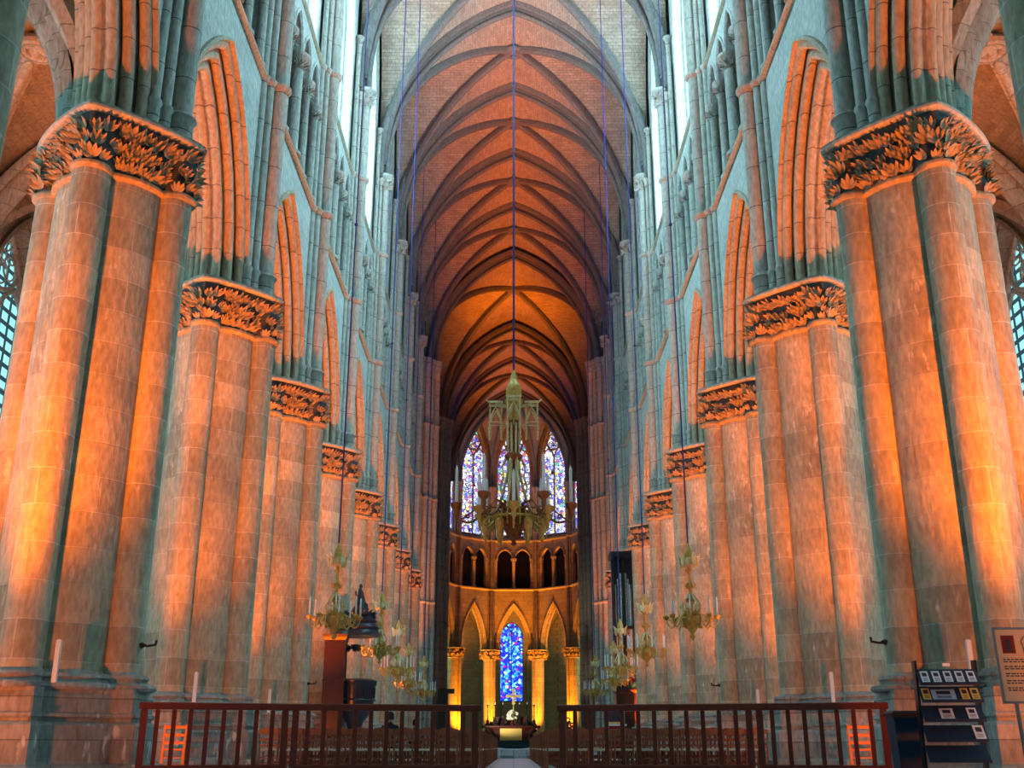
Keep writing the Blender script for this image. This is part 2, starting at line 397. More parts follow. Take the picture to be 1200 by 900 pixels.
# ------------------------------------------------------------------ nave walls
def side_place(sx, y0=0):
    # u along nave, w = distance outward from nave face plane 6.7, z up
    return lambda u, w, z: (sx*(6.7+w), y0+u, z)
AH = 2.95; Ac, AR = arch_cR(AH, 5.0)
def ring_on(m, cx, cy, r, z, h=.3, o=.09, n=20):
    m.lathe([(r, z-h*.6), (r+o*.4, z-h*.5), (r+o, z-h*.2), (r+o, z), (r+o*.5, z+h*.12), (r, z+h*.3)], n, (cx, cy, 0), cap=False)
SH = [(.32, 0, .225), (.15, -.36, .115), (.15, .36, .115), (.02, -.6, .11), (.02, .6, .11)]   # inward from face, along, radius
def make_bay(sx, parent):
    """one bay, local y from 0 to B, pillars at both ends"""
    P = side_place(sx); out = []
    # spandrel
    m = MB(); arch_panel(m, P, 0, 0, B, B/2, AH, Ac, AR, ZC+.05, ZC, ZS-.1)
    m.quadgrid([[P(u, 0, z) for u in (0, .8)] for z in (ZT, 28.1)]); m.quadgrid([[P(u, 0, z) for u in (B-.8, B)] for z in (ZT, 28.1)])
    # aisle side of the arcade wall
    arch_panel(m, P, 1.4, 0, B, B/2, AH, Ac, AR, ZC+.05, ZC, ZS)
    # wall between piers beside the clerestory window, under the wall rib
    W2 = 2.42; wc, wR = arch_cR(W2, 8.6)
    arch_panel(m, P, .12, .44, B-.44, B/2, W2, wc, wR, VZ, ZT, lambda u: vz(VA*abs(u-B/2)/(B/2))+.05)
    arch_soffit(m, P, .12, .75, B/2, W2, wc, wR, VZ, ZT+.3)
    m.quadgrid([[P(B/2-W2, w, ZT+.3), P(B/2+W2, w, ZT+.3)] for w in (0, .8)])
    m.quadgrid([[P(.5, .0, z), P(B-.5, .0, z)] for z in (ZT, ZT+.3)])
    out.append(m.build('wall_bay', M['wall'], parent, sharp=20))
    # arcade arch mouldings
    a = MB()
    prof = [(0, -.09), (-.05, -.06), (-.05, .02), (.02, .04)] + roll(.1, .1, .1, 200, 0, 6)[::1]
    prof = [(0, -.12), (-.07, -.1), (-.08, -.02), (0, .0), (.03, .0)] + roll(.14, .06, .11, 180, 20) + [(.27, .03), (.3, .2)] + roll(.36, .3, .12, 200, 40) + [(.48, .3), (.5, .46)] + roll(.56, .56, .1, 190, 60) + [(.66, .62), (.74, .62)]
    prof += [(1.4-w, d) for w, d in reversed(prof)]
    arch_sweep(a, lambda u, w, z: P(B/2+u, w, z), Ac, AR, prof, ZC+.05, ZC, 16)
    out.append(a.build('arcade_arch', M['mould'], parent, sharp=50))
    # triforium
    t = MB(); k0, k1 = .82, B-.82; nw = (k1-k0)/4; th = nw/2-.13; tc_, tR = arch_cR(th, 1.15)
    for k in range(4):
        arch_panel(t, P, 0, k0+nw*k, k0+nw*(k+1), k0+nw*(k+.5), th, tc_, tR, 21.15, 21.1, ZT-.12, 8)
        arch_soffit(t, P, 0, .35, k0+nw*(k+.5), th, tc_, tR, 21.15, 21.1, 8)
        arch_sweep(t, lambda u, w, z, k=k: P(k0+nw*(k+.5)+u, w, z), tc_, tR+.16, [(0, 0), (-.05, .02), (-.05, .1), (0, .13)], 21.15, 21.1, 8)
    for (ua, ub) in ((0, k0+.1), (k1-.1, B)): t.quadgrid([[P(ua, 0, z), P(ub, 0, z)] for z in (ZS, ZT)])
    for uj, dd in ((k0+.1, 1), (k1-.1, -1)): t.quadgrid([[P(uj, w, z) for w in (0, .9)] for z in (ZS, 22.3)])
    t.quadgrid([[P(u, w, ZS+.12) for w in (-.1, .95)] for u in (0, B)])
    out.append(t.build('triforium_wall', M['wall'], parent, sharp=30))
    d = MB(); d.quadgrid([[P(u, .92, z) for z in (ZS, ZT+.2)] for u in (0, B)]); d.quadgrid([[P(u, w, ZT-.2) for w in (.34, .95)] for u in (0, B)])
    out.append(d.build('triforium_back', M['dark'], parent))
    for k in range(5):
        u = k0+nw*k; r = .15 if k != 2 else .2
        c = MB(); x, y, _ = P(u, .12, 0)
        c.lathe([(r*1.6, ZS+.12), (r*1.6, ZS+.22), (r*1.25, ZS+.3), (r, ZS+.36), (r, 20.62), (r*1.3, 20.66), (r*1.05, 20.72), (r*1.3, 20.85), (r*1.9, 21.02), (r*2., 21.05), (r*2., 21.14)], 14, (x, y, 0))
        rr = random.Random(k)
        for q in range(10):
            an = 2*pi*q/10; leaf(c, (x+r*1.1*cos(an), y+r*1.1*sin(an), 20.72), (cos(an), sin(an), 0), .2, rr)
        out.append(c.build('triforium_column', M['vshaft'], parent, sharp=50))
    # string courses
    s = MB()
    for z, q in ((ZS, .14), (ZT, .1)):
        pr = [(0, z-.16), (-q*.5, z-.13), (-q, z-.06), (-q, z), (-q*.6, z+.06), (0, z+.1)]
        s.quadgrid([[P(u, w, zz) for w, zz in pr] for u in (0, B)])
    out.append(s.build('string_course', M['mould'], parent))
    return out
def make_shafts(sx, parent):
    root = None; big = MB()
    for i, (ii, al, r) in enumerate(SH):
        x, y = sx*(6.7-ii), al
        ztop = ZK if i < 3 else 29.2
        m = MB(); z0 = ZC
        m.lathe([(r*1.18, z0), (r*1.18, z0+.52), (r*1.45, z0+.58), (r*1.3, z0+.64), (r, z0+.68), (r, ztop)], 18, (0, 0, 0), cap=False)
        for z in (ZS, ZT): ring_on(m, 0, 0, r, z, .3, .1 if r > .2 else .07)
        H = .75 if r > .2 else .4
        m.lathe([(r, ztop), (r+.05, ztop+.02), (r+.02, ztop+.06), (r*1.25, ztop+H*.6), (r*1.9, ztop+H*.85), (r*2., ztop+H*.88), (r*2., ztop+H)], 12)
        if r > .2:
            rr = random.Random(5)
            for row in (0, 1):
                for q in range(9):
                    an = 2*pi*(q+.5*row)/9; R0 = r*(1.05+.2*row); leaf(m, (R0*cos(an), R0*sin(an), ztop+.08+.28*row), (cos(an), sin(an), 0), .25, rr)
        o = m.build('vaulting_shaft', M['vshaft'], parent, sharp=50); o.location = (x, y, 0)
        if root is None: root = [o]
        else: root.append(o)
    return root
walls = {}
def struct_empty(name): return tag(empty(name), kind='structure')
for sx, sd in ((-1, 'left'), (1, 'right')):
    W = struct_empty('wall_'+sd); walls[sx] = W
    W['label'] = f'pale stone nave elevation above the {sd} arcade'
    bay = make_bay(sx, W); shf = make_shafts(sx, W)
    for n in range(-1, 9):
        for o in bay:
            c = o if n == -1 else o.copy()
            if n > -1: COL.objects.link(c)
            c.location = (0, PY(n), 0)
        for o in shf:
            c = o.copy(); COL.objects.link(c)
            c.location = (o.location.x, o.location.y+PY(n), 0)
    for o in shf: bpy.data.objects.remove(o)
    # choir bays beyond the crossing
    for y0, L in ((90.0, 9.5), (99.5, 9.5)):
        for o in bay:
            c = o.copy(); COL.objects.link(c); c.location = (sx*.25, y0, 0); c.scale = (1, L/B, 1)

# ------------------------------------------------------------------ clerestory windows
def window_geo(P, u0, half, c, R, zs, zb, t, g, w=0., nl=2, bar=.09):
    """tracery into t, glass into g; opening centred on u0"""
    te = math.acos(c/R); nn = 16
    left = [(-(R*cos(te*k/nn)-c), zs+R*sin(te*k/nn)) for k in range(nn+1)]
    pts = [(-half, zb)] + left + [(-u, z) for u, z in reversed(left[:-1])] + [(half, zb)]
    g.poly([P(u0+u, w+.06, z) for u, z in pts])
    zl = zs + (pts[nn+1][1]-zs)*.2      # lancet springing
    def flat(path, b=bar): t.tube([P(u0+u, w, z) for u, z in path], b, 6)
    flat(pts+[pts[0]], bar*1.3)
    h2 = half/2
    lc, lR = arch_cR(h2, h2*1.6)
    tl = math.acos(lc/lR)
    for sgn in (-1, 1):
        le = [(-(lR*cos(tl*k/8)-lc), zl+lR*sin(tl*k/8)) for k in range(9)]
        pp = [(-h2, zb)]+le+[(-u, z) for u, z in reversed(le[:-1])]+[(h2, zb)]
        flat([(sgn*h2+u, z) for u, z in pp])
        for zz in [zb+(zl-zb)*k/5 for k in range(1, 5)]: flat([(sgn*h2-h2, zz), (sgn*h2+h2, zz)], bar*.25)
    zo = zl+h2*1.6+half*.42; ro = half*.56
    flat([(ro*cos(2*pi*k/24), zo+ro*sin(2*pi*k/24)) for k in range(25)])
    for k in range(6):
        a = 2*pi*k/6+pi/6; q = ro*.5
        flat([(q*cos(a)+ro*.36*cos(2*pi*j/10), zo+q*sin(a)+ro*.36*sin(2*pi*j/10)) for j in range(11)], bar*.4)
wi = 0
W2 = 2.42; wc, wR = arch_cR(W2, 8.6)
for sx in (-1, 1):
    P = side_place(sx); pr = None
    for n in range(-1, 11):
        if n == 9: continue
        wi += 1
        clear = 1 <= n <= 4  # unseen west bays get dim glass to cut light on west faces
        if pr is None or n in (1, 5):
            t = MB(); g = MB(); window_geo(P, B/2, W2-.05, wc, wR-.05, VZ, ZT+.35, t, g, .62, bar=.1)
            R0 = empty(f'window_{wi}'); to = t.build('tracery', M['wall'], R0, sharp=50)
            for uj in (0, 1):
                for du, ww in ((.74, .1), (.92, .3), (1.1, .5)):
                    x_, y_, _ = P(du if uj else B-du, ww, 0); t.lathe([(.2, ZT+.3), (.2, ZT+.6), (.11, ZT+.75), (.11, 27.9), (.19, 28.3), (.19, 28.45)], 8, (x_, y_, 0), cap=False); t.tube([(x_, y_, 28.4), (x_, y_, 31.5)], .1, 8)
            go = g.build('glass', M['glass_clear' if clear else 'glass_dim'], R0, smooth=False); pr = (to, go); W = R0
        else:
            W = empty(f'window_{wi}')
            for o in pr:
                c = o.copy(); COL.objects.link(c); c.parent = W
        W['kind'] = 'structure'
        W.location = (0, PY(n), 0)
        if n == 10: W.location = (0, 92, 0)

# ------------------------------------------------------------------ nave vault
ceil = struct_empty('ceiling'); ceil['label'] = 'ribbed stone nave vault'
def groin(m, a, h, f, x0, N_=10):
    """quadripartite web: half width a, half length h, f(s) height for s in 0..1"""
    arc = [0]
    K = 24
    for k in range(K): arc.append(arc[-1]+sqrt((a/K)**2+(f((k+1)/K)-f(k/K))**2))
    def al(s): q = min(K-1e-6, abs(s)*K); i = int(q); return (arc[i]+(arc[i+1]-arc[i])*(q-i))*(1 if s >= 0 else -1)
    ss = [sin(pi/2*k/N_) for k in range(-N_, N_+1)]
    for sg in (-1, 1):
        rows = []; uv = []
        for i in range(N_+1):
            t = i/N_
            rows.append([(x0+a*t*s, sg*h*t, f(abs(s)*t)) for s in ss]); uv.append([(sg*h*t+20, al(s*t)+20) for s in ss])
        m.quadgrid(rows, uvs=uv)
        rows = []; uv = []
        for i in range(N_+1):
            t = i/N_
            rows.append([(x0+sg*a*t, h*t*s, f(abs(s)*t)) for s in ss]); uv.append([(sg*a*t+20, al(s*t)*h/a+20) for s in ss])
        m.quadgrid(rows, uvs=uv)
fn = lambda s: vz(VA*s)
def make_vault(L, parent, rib=.17, webmat='web'):
    h = L/2; m = MB(); groin(m, VA, h, fn, 0)
    web = m.build('vault_web', M[webmat], parent, sharp=60)
    outs = [web]
    for q in (0, 1):
        d = MB(); s1 = 1 if q else -1
        prs = []
        path = [(VA*t*.97, s1*h*t*.97, vz(VA*abs(t))-.16) for t in [sin(pi/2*k/14) for k in range(-14, 15)]]
        d.tube(path, rib, 8); 
        path2 = [(x, y, z+.16) for x, y, z in path]; d.tube(path2, rib*1.25, 6)
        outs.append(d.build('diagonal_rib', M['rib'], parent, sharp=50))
    b = MB(); zc = vz(0)-.28
    b.tube([(.42*cos(2*pi*k/20), .42*sin(2*pi*k/20), zc) for k in range(21)], .15, 8, cap=False)
    outs.append(b.build('vault_boss', M['rib'], parent))
    return outs
def transverse(y, parent, w=.5, drop=0, zlow=ZK+.7):
    t = MB(); R = VR-.05
    prof = [(-w, -.1), (-w, .12)] + roll(-w+.1, .16, .09, 180, 0, 5) + [(-w+.22, .3)] + roll(0, .36, .17, 200, -20+0, 8)[::1] + [(w-.22, .3)] + roll(w-.1, .16, .09, 180, 0, 5) + [(w, .12), (w, -.1)]
    prof = [(-w, -.1), (-w, .1)] + roll(-w+.1, .14, .1, 200, -40, 6) + [(-w+.15, -.2), (-.19, -.2), (-.14, .2)] + roll(0, .36, .15, 225, -45, 8) + [(.14, .2), (.19, -.2), (w-.15, -.2)] + roll(w-.1, .14, .1, 220, -20, 6) + [(w, .1), (w, -.1)]
    prof = [(a, b+drop) for a, b in prof]
    arch_sweep(t, lambda u, ww, z: (u, ww, z), VC, R, prof, VZ, zlow, 22)
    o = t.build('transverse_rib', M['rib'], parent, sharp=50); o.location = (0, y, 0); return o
base = make_vault(B, ceil)
for n in range(-1, 9):
    for o in base:
        c = o if n == -1 else o.copy()
        if n > -1: COL.objects.link(c)
        c.location = (0, PY(n)+B/2, 0)
tr = transverse(PY(0), ceil)
for n in range(1, 9):
    c = tr.copy(); COL.objects.link(c); c.location = (0, PY(n), 0)
CW, CE, C2, CA = PY(9), 90.0, 99.5, 109.0
for o in make_vault(CE-CW, ceil, .2): o.location = (0, (CW+CE)/2, 0)
ch = make_vault(9.5, ceil, .18)
for o in ch: o.location = (0, (CE+C2)/2, 0)
for o in ch:
    c = o.copy(); COL.objects.link(c); c.location = (0, (C2+CA)/2, 0)
transverse(CW, ceil, .7, .35, ZK); transverse(CE, ceil, .7, .35, ZK); transverse(C2, ceil); transverse(CA, ceil)

# ------------------------------------------------------------------ crossing piers
def crossing_pier():
    root = empty('crossing_pier')
    m = MB(); m.prism([(1.3*cos(a), 1.3*sin(a)) for a in [pi/8+k*pi/4 for k in range(8)]], 0, 27.2); m.build('core', M['wall'], root, smooth=False)
    for k in range(16):
        a = 2*pi*k/16; r = .26 if k % 4 == 0 else (.17 if k % 2 else .2); R_ = 1.5 if k % 4 == 0 else 1.32
        s = MB(); s.lathe([(r*1.6, 0), (r*1.6, 1.2), (r*1.25, 1.4), (r, 1.5), (r, 27.), (r*1.3, 27.1), (r*1.2, 27.2), (r*1.7, 27.8), (r*1.7, 28.)], 12)
        for z in (ZA, ZS, ZT): ring_on(s, 0, 0, r, z, .3, .08, 12)
        s.build('shaft', M['vshaft'], root, sharp=50).location = (R_*cos(a), R_*sin(a), 0)
    return root
cp = crossing_pier()
for i, (x, y, wh) in enumerate(((-7.3, CW, 'on the left before the transept'), (7.3, CW, 'on the right before the transept'), (-7.25, CE, 'on the left edge of the choir'), (7.25, CE, 'on the right edge of the choir'))):
    o = cp if i == 0 else copy_tree(cp); o.location = (x, y, 0)
    tag(o, 'tall dark crossing pier of thin shafts, '+wh, 'pillar', 'piers of the crossing', 'thing')
for i, sx in enumerate((-1, 1)):
    o = copy_tree(proto); o.location = (sx*7.65, C2, 0)
    tag(o, f'choir pillar in shadow beyond the crossing on the {("left", "right")[i]}', 'pillar', None, 'thing')
# transept end walls
for sx, sd in ((-1, 'north'), (1, 'south')):
    m = MB(); x = sx*19
    m.quadgrid([[(x, y, z) for z in (0, 38)] for y in (CW-2, CE+2)])
    m.quadgrid([[(xx, CW, z) for z in (ZS-2, 38)] for xx in (sx*8.5, x)]); m.quadgrid([[(xx, CE, z) for z in (0, 38)] for xx in (sx*8.5, x)])
    m.quadgrid([[(xx, y, 37.6) for y in (CW, CE)] for xx in (sx*6.6, x)])
    tag(m.build('wall_transept_'+sd, M['wall'], smooth=False), kind='structure')
# ------------------------------------------------------------------ aisles
AX, AW = 11.25, 3.3                      # aisle axis, half width of its vault
acc, acR = arch_cR(1.0, 5.0/AW)
def fa(s): return 11.35 + AW*sqrt(max(0, acR*acR-(abs(s)+acc)**2))
OW = 14.5
for sx, sd in ((-1, 'left'), (1, 'right')):
    ca = struct_empty('ceiling_aisle_'+sd); wa = struct_empty('wall_aisle_'+sd)
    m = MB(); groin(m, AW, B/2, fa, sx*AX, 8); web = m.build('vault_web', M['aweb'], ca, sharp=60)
    ribs = []
    for s1 in (-1, 1):
        d = MB(); d.tube([(sx*AX+AW*t*.98, s1*B/2*t*.98, fa(t)-.12) for t in [sin(pi/2*k/12) for k in range(-12, 13)]], .15, 8)
        d.tube([(sx*AX+AW*t*.98, s1*B/2*t*.98, fa(t)) for t in [sin(pi/2*k/12) for k in range(-12, 13)]], .24, 6)
        ribs.append(d.build('diagonal_rib', M['aisle'], ca, sharp=50))
    b = MB(); b.tube([(sx*AX+.36*cos(2*pi*k/20), .36*sin(2*pi*k/20), fa(0)-.25) for k in range(21)], .14, 8, cap=False)
    bo = b.build('vault_boss', M['aisle'], ca)
    t = MB(); tcx, tR = arch_cR(2.95, 4.9)
    prof = [(-.5, -.1), (-.5, .02), (-.42, .12), (-.3, .06), (-.26, .22), (-.2, .3)] + [(0, .42), (.2, .3), (.26, .22), (.3, .06), (.42, .12), (.5, .02), (.5, -.1)]
    arch_sweep(t, lambda u, w, z: (sx*AX+u, w, z), tcx, tR, prof, ZC+.05, ZC, 16)
    tv = t.build('transverse_rib', M['aisle'], ca, sharp=50)
    # outer wall bay
    P = lambda u, w, z: (sx*(OW+w), u, z)
    w_ = MB(); oc, oR = arch_cR(1.9, 4.0)
    arch_panel(w_, P, 0, 0, B, B/2, 1.9, oc, oR, 11.2, 4.2, 16.6)
    w_.quadgrid([[P(u, 0, z) for z in (0, 4.2)] for u in (0, B)])
    arch_soffit(w_, P, 0, .7, B/2, 1.9, oc, oR, 11.2, 4.2); w_.quadgrid([[P(u, w, 4.2) for w in (0, .7)] for u in (B/2-1.9, B/2+1.9)])
    arch_sweep(w_, lambda u, w, z: P(B/2+u, w, z), oc, oR+.25, [(0, 0), (-.12, .02), (-.14, .12), (-.02, .16)], 11.2, 4.2, 12)
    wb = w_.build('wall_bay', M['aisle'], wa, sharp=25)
    s = MB()
    for al, ii, r in ((0, .22, .2), (-.42, .1, .13), (.42, .1, .13)):
        s.lathe([(r*1.6, 0), (r*1.6, 1.2), (r*1.2, 1.4), (r, 1.45), (r, 10.3), (r*1.4, 10.35), (r*1.1, 10.45), (r*1.8, 11.1), (r*1.9, 11.25)], 12, (sx*(OW-ii), al, 0))
    ws = s.build('wall_shaft', M['aisle'], wa, sharp=50)
    tt = MB(); g = MB(); window_geo(P, B/2, 1.85, oc, oR-.05, 11.2, 4.3, tt, g, .55, bar=.08)
    to = tt.build('tracery', M['wall'], wa, sharp=50); go = g.build('glass', M['glass_aisle'], wa, smooth=False)
    for n in range(-1, 9):
        for o, dy in ((web, B/2), (ribs[0], B/2), (ribs[1], B/2), (bo, B/2), (tv, 0), (wb, 0), (ws, 0), (to, 0), (go, 0)):
            c = o.copy() if n > -1 else o
            if n > -1: COL.objects.link(c)
            c.location = (0, PY(n)+dy, 0)
            if o is go and n in (-1, 0, 2):
                c.data = c.data.copy(); c.data.materials[0] = M['glass_aisle_dim' if n == 2 else 'glass_aisle_mid']
    m = MB(); m.quadgrid([[(sx*x, CW+.3, z) for z in (0, 17)] for x in (8.6, 19)]); 
    m.quadgrid([[(sx*OW, y, z) for z in (0, 17)] for y in (-6, PY(-1))]); tag(m.build('wall_end_'+sd, M['aisle'], smooth=False), kind='structure')

# ------------------------------------------------------------------ apse
V = [(-7.5, 109.0), (-6.0, 113.1), (-2.5, 116.0), (2.5, 116.0), (6.0, 113.1), (7.5, 109.0)]
wap = struct_empty('wall_apse'); wap['label'] = 'curved apse elevation glowing orange'
BOSS = Vector((0, 109.6, 36.9))
ceil_a = struct_empty('ceiling_apse')
AZA, AZC = 9.35, 10.35
for i in range(5):
    A = Vector(V[i]); Bv = Vector(V[i+1]); L = (Bv-A).length; t_ = (Bv-A)/L; nrm = Vector((t_.y, -t_.x))
    if nrm.dot(Vector((0, 109))-A) > 0: nrm = -nrm     # outward
    def P(u, w, z, A=A, t_=t_, nrm=nrm): q = A+t_*u+nrm*w; return (q.x, q.y, z)
    hw = L/2-.62; c_, R_ = arch_cR(hw, 4.7)
    m = MB()
    arch_panel(m, P, 0, 0, L, L/2, hw, c_, R_, AZC+.1, AZC, 16.6)
    arch_panel(m, P, .9, 0, L, L/2, hw, c_, R_, AZC+.1, AZC, 16.6)
    k0 = .55; nw = (L-2*k0)/2; th = nw/2-.2; tc_, tR = arch_cR(th, .95)
    for k in range(2):
        arch_panel(m, P, 0, k0+nw*k, k0+nw*(k+1), k0+nw*(k+.5), th, tc_, tR, 20.1, 20.0, 22.4, 8)
        arch_soffit(m, P, 0, .35, k0+nw*(k+.5), th, tc_, tR, 20.1, 16.8, 8)
        arch_sweep(m, lambda u, w, z, k=k: P(k0+nw*(k+.5)+u, w, z), tc_, tR+.14, [(0, 0), (-.07, .02), (-.07, .12), (0, .14)], 20.1, 20.0, 8)
    for ua, ub in ((0, k0), (L-k0, L)): m.quadgrid([[P(u, 0, z) for z in (16.6, 22.4)] for u in (ua, ub)])
    wh = L/2-.55; ac, aR = arch_cR(wh, 5.4)
    zt = lambda u: 30.0+sqrt(max(.0, (aR2)**2-(abs(u-L/2)+ac2)**2)) + .02
    ac2, aR2 = arch_cR(L/2, 6.3)
    arch_panel(m, P, .1, 0.0, L, L/2, wh, ac, aR, 30.0, 22.4, zt)
    arch_soffit(m, P, .1, .6, L/2, wh, ac, aR, 30, 22.4)
    m.build('wall_bay', M['apse'], wap, sharp=25)
    d = MB(); d.quadgrid([[P(u, 1.1, z) for z in (16.6, 22.4)] for u in (-.3, L+.3)]); d.build('triforium_back', M['dark'], wap)
    a = MB()
    prof = [(0, -.14), (-.08, -.12), (-.09, -.02), (0, 0)] + roll(.14, .06, .1, 180, 20, 5) + [(.28, .04), (.3, .2)] + roll(.42, .26, .1, 190, 60, 5) + [(.45, .36)]
    prof += [(.9-w, dd) for w, dd in reversed(prof[2:])]
    arch_sweep(a, lambda u, w, z: P(L/2+u, w, z), c_, R_, prof, AZC+.1, AZC, 14)
    a.build('arcade_arch', M['apse'], wap, sharp=50)
    s = MB()
    for z, q in ((16.75, .22), (22.1, .16)):
        s.quadgrid([[P(u, w, zz) for w, zz in [(0, z-.2), (-q*.5, z-.16), (-q, z-.06), (-q, z+.02), (0, z+.1)]] for u in (-.1, L+.1)])
    s.build('string_course', M['apse'], wap)
    col = MB()
    for k, u in enumerate((k0+.02, L/2, L-k0-.02)):
        x, y, _ = P(u, .14, 0); r = .17 if k == 1 else .12
        col.lathe([(r*1.6, 16.8), (r*1.6, 17.0), (r, 17.15), (r, 19.6), (r*1.3, 19.65), (r*1.1, 19.72), (r*2, 20.0), (r*2, 20.12)], 12, (x, y, 0))
    col.build('triforium_column', M['apse'], wap, sharp=50)
    # window
    t = MB(); g = MB(); window_geo(P, L/2, wh-.04, ac, aR-.04, 30.0, 22.6, t, g, .45, bar=.11)
    wi += 1; We = tag(empty(f'window_{wi}'), kind='structure')
    t.build('tracery', M['apse'], We, sharp=50); g.build('glass', M['glass_apse'], We, smooth=False)
    # vault cell
    def ribc(Vp):
        Vp = Vector((Vp[0], Vp[1], 28.)); H = BOSS-Vp; h = Vector((H.x, H.y)).length; cc, RR = arch_cR(h, H.z)
        te = math.acos(cc/RR)
        return [(Vp.x+H.x*(1-(RR*cos(te*k/12)-cc)/h), Vp.y+H.y*(1-(RR*cos(te*k/12)-cc)/h), 28.+RR*sin(te*k/12)) for k in range(13)]
    ra, rb = ribc(V[i]), ribc(V[i+1])
    te = math.acos(ac2/aR2)
    wa_ = [P(L/2-(aR2*cos(te*k/7)-ac2), .0, 28.+(30.-28.)*min(1, k/2)*1.+(aR2*sin(te*k/7))) for k in range(8)]
    wb_ = [P(L/2+(aR2*cos(te*k/7)-ac2), .0, 28.+(30.-28.)*min(1, k/2)+(aR2*sin(te*k/7))) for k in range(8)]
    top = Vector(wa_[-1]); cr = [tuple(top.lerp(BOSS, k/5)) for k in range(1, 6)]
    m = MB()
    for R1, Q in ((ra, wa_+cr), (rb, wb_+cr)):
        rows = [[tuple(Vector(a_).lerp(Vector(b_), q/4)) for q in range(5)] for a_, b_ in zip(R1, Q)]
        uvs = [[(k*.9, q*.9) for q in range(5)] for k in range(13)]
        m.quadgrid(rows, uvs=uvs)
    m.build('vault_web', M['web'], ceil_a, sharp=60)
rr_ = 0
for i, Vp in enumerate(V):
    H = BOSS-Vector((*Vp, 28.)); 
    pth = ribc(Vp); r = MB(); r.tube([(x, y, z-.1) for x, y, z in pth], .2, 8); r.build('radial_rib', M['rib'], ceil_a, sharp=50)
    # wall shafts at each angle from arcade capital to vault
    inw = (Vector((0, 108.5))-Vector(Vp)).normalized()
    if 0 < i < 5:
        s = MB(); g_ = Vector((-inw.y, inw.x))
        for ii, al, r_ in ((.3, 0, .17), (.16, -.28, .1), (.16, .28, .1)):
            x, y = Vector(Vp)+inw*ii+g_*al
            s.lathe([(r_*1.3, AZC), (r_*1.3, AZC+.3), (r_, AZC+.4), (r_, 27.2), (r_*1.9, 27.9), (r_*1.9, 28.05)], 12, (x, y, 0))
            for z in (16.75, 22.1): ring_on(s, x, y, r_, z, .3, .08, 12)
        s.build('vaulting_shaft', M['apse'], wap, sharp=50)
        # apse column
        rt = empty('apse_column', (Vp[0]+(-inw.x)*.25, Vp[1]-inw.y*.25, 0), atan2(inw.y, inw.x))
        CRa = .66
        c = MB(); c.lathe([(CRa, 1.6), (CRa, AZA)], 32, cap=False); c.build('core', M['apse'], rt)
        c = MB(); c.lathe([(.16, 1.6), (.16, AZA)], 14, cap=False); o = c.build('shaft', M['apse'], rt); o.location = (CRa+.1, 0, 0)
        c = MB(); c.lathe([(1.1, 0), (1.1, 1.0), (.98, 1.1), (.98, 1.3), (.9, 1.36), (.84, 1.45), (.86, 1.5), (.7, 1.6), (.66, 1.66)], 8); c.build('plinth', M['apse'], rt, smooth=False)
        c = MB(); c.lathe([(CRa, AZA-.08), (CRa+.1, AZA-.05), (CRa+.1, AZA+.02), (CRa, AZA+.05)], 32, cap=False); c.build('astragal', M['apse'], rt)
        make_capital(rt, CRa, .3, .5, 1.02, AZA, AZC, 16, .34, rows_n=2, p=2.6, seed=i)
        wh_ = {1: 'farthest left, beside the left crossing pier', 2: 'just left of the blue window', 3: 'just right of the blue window', 4: 'farthest right, beside the right crossing pier'}[i]
        tag(rt, f'round orange lit apse column, {wh_}', 'column', 'apse columns', 'thing')
bo = MB(); bo.lathe([(.1, -.3), (.5, -.2), (.55, 0)], 16, tuple(BOSS)); bo.build('vault_boss', M['rib'], ceil_a)
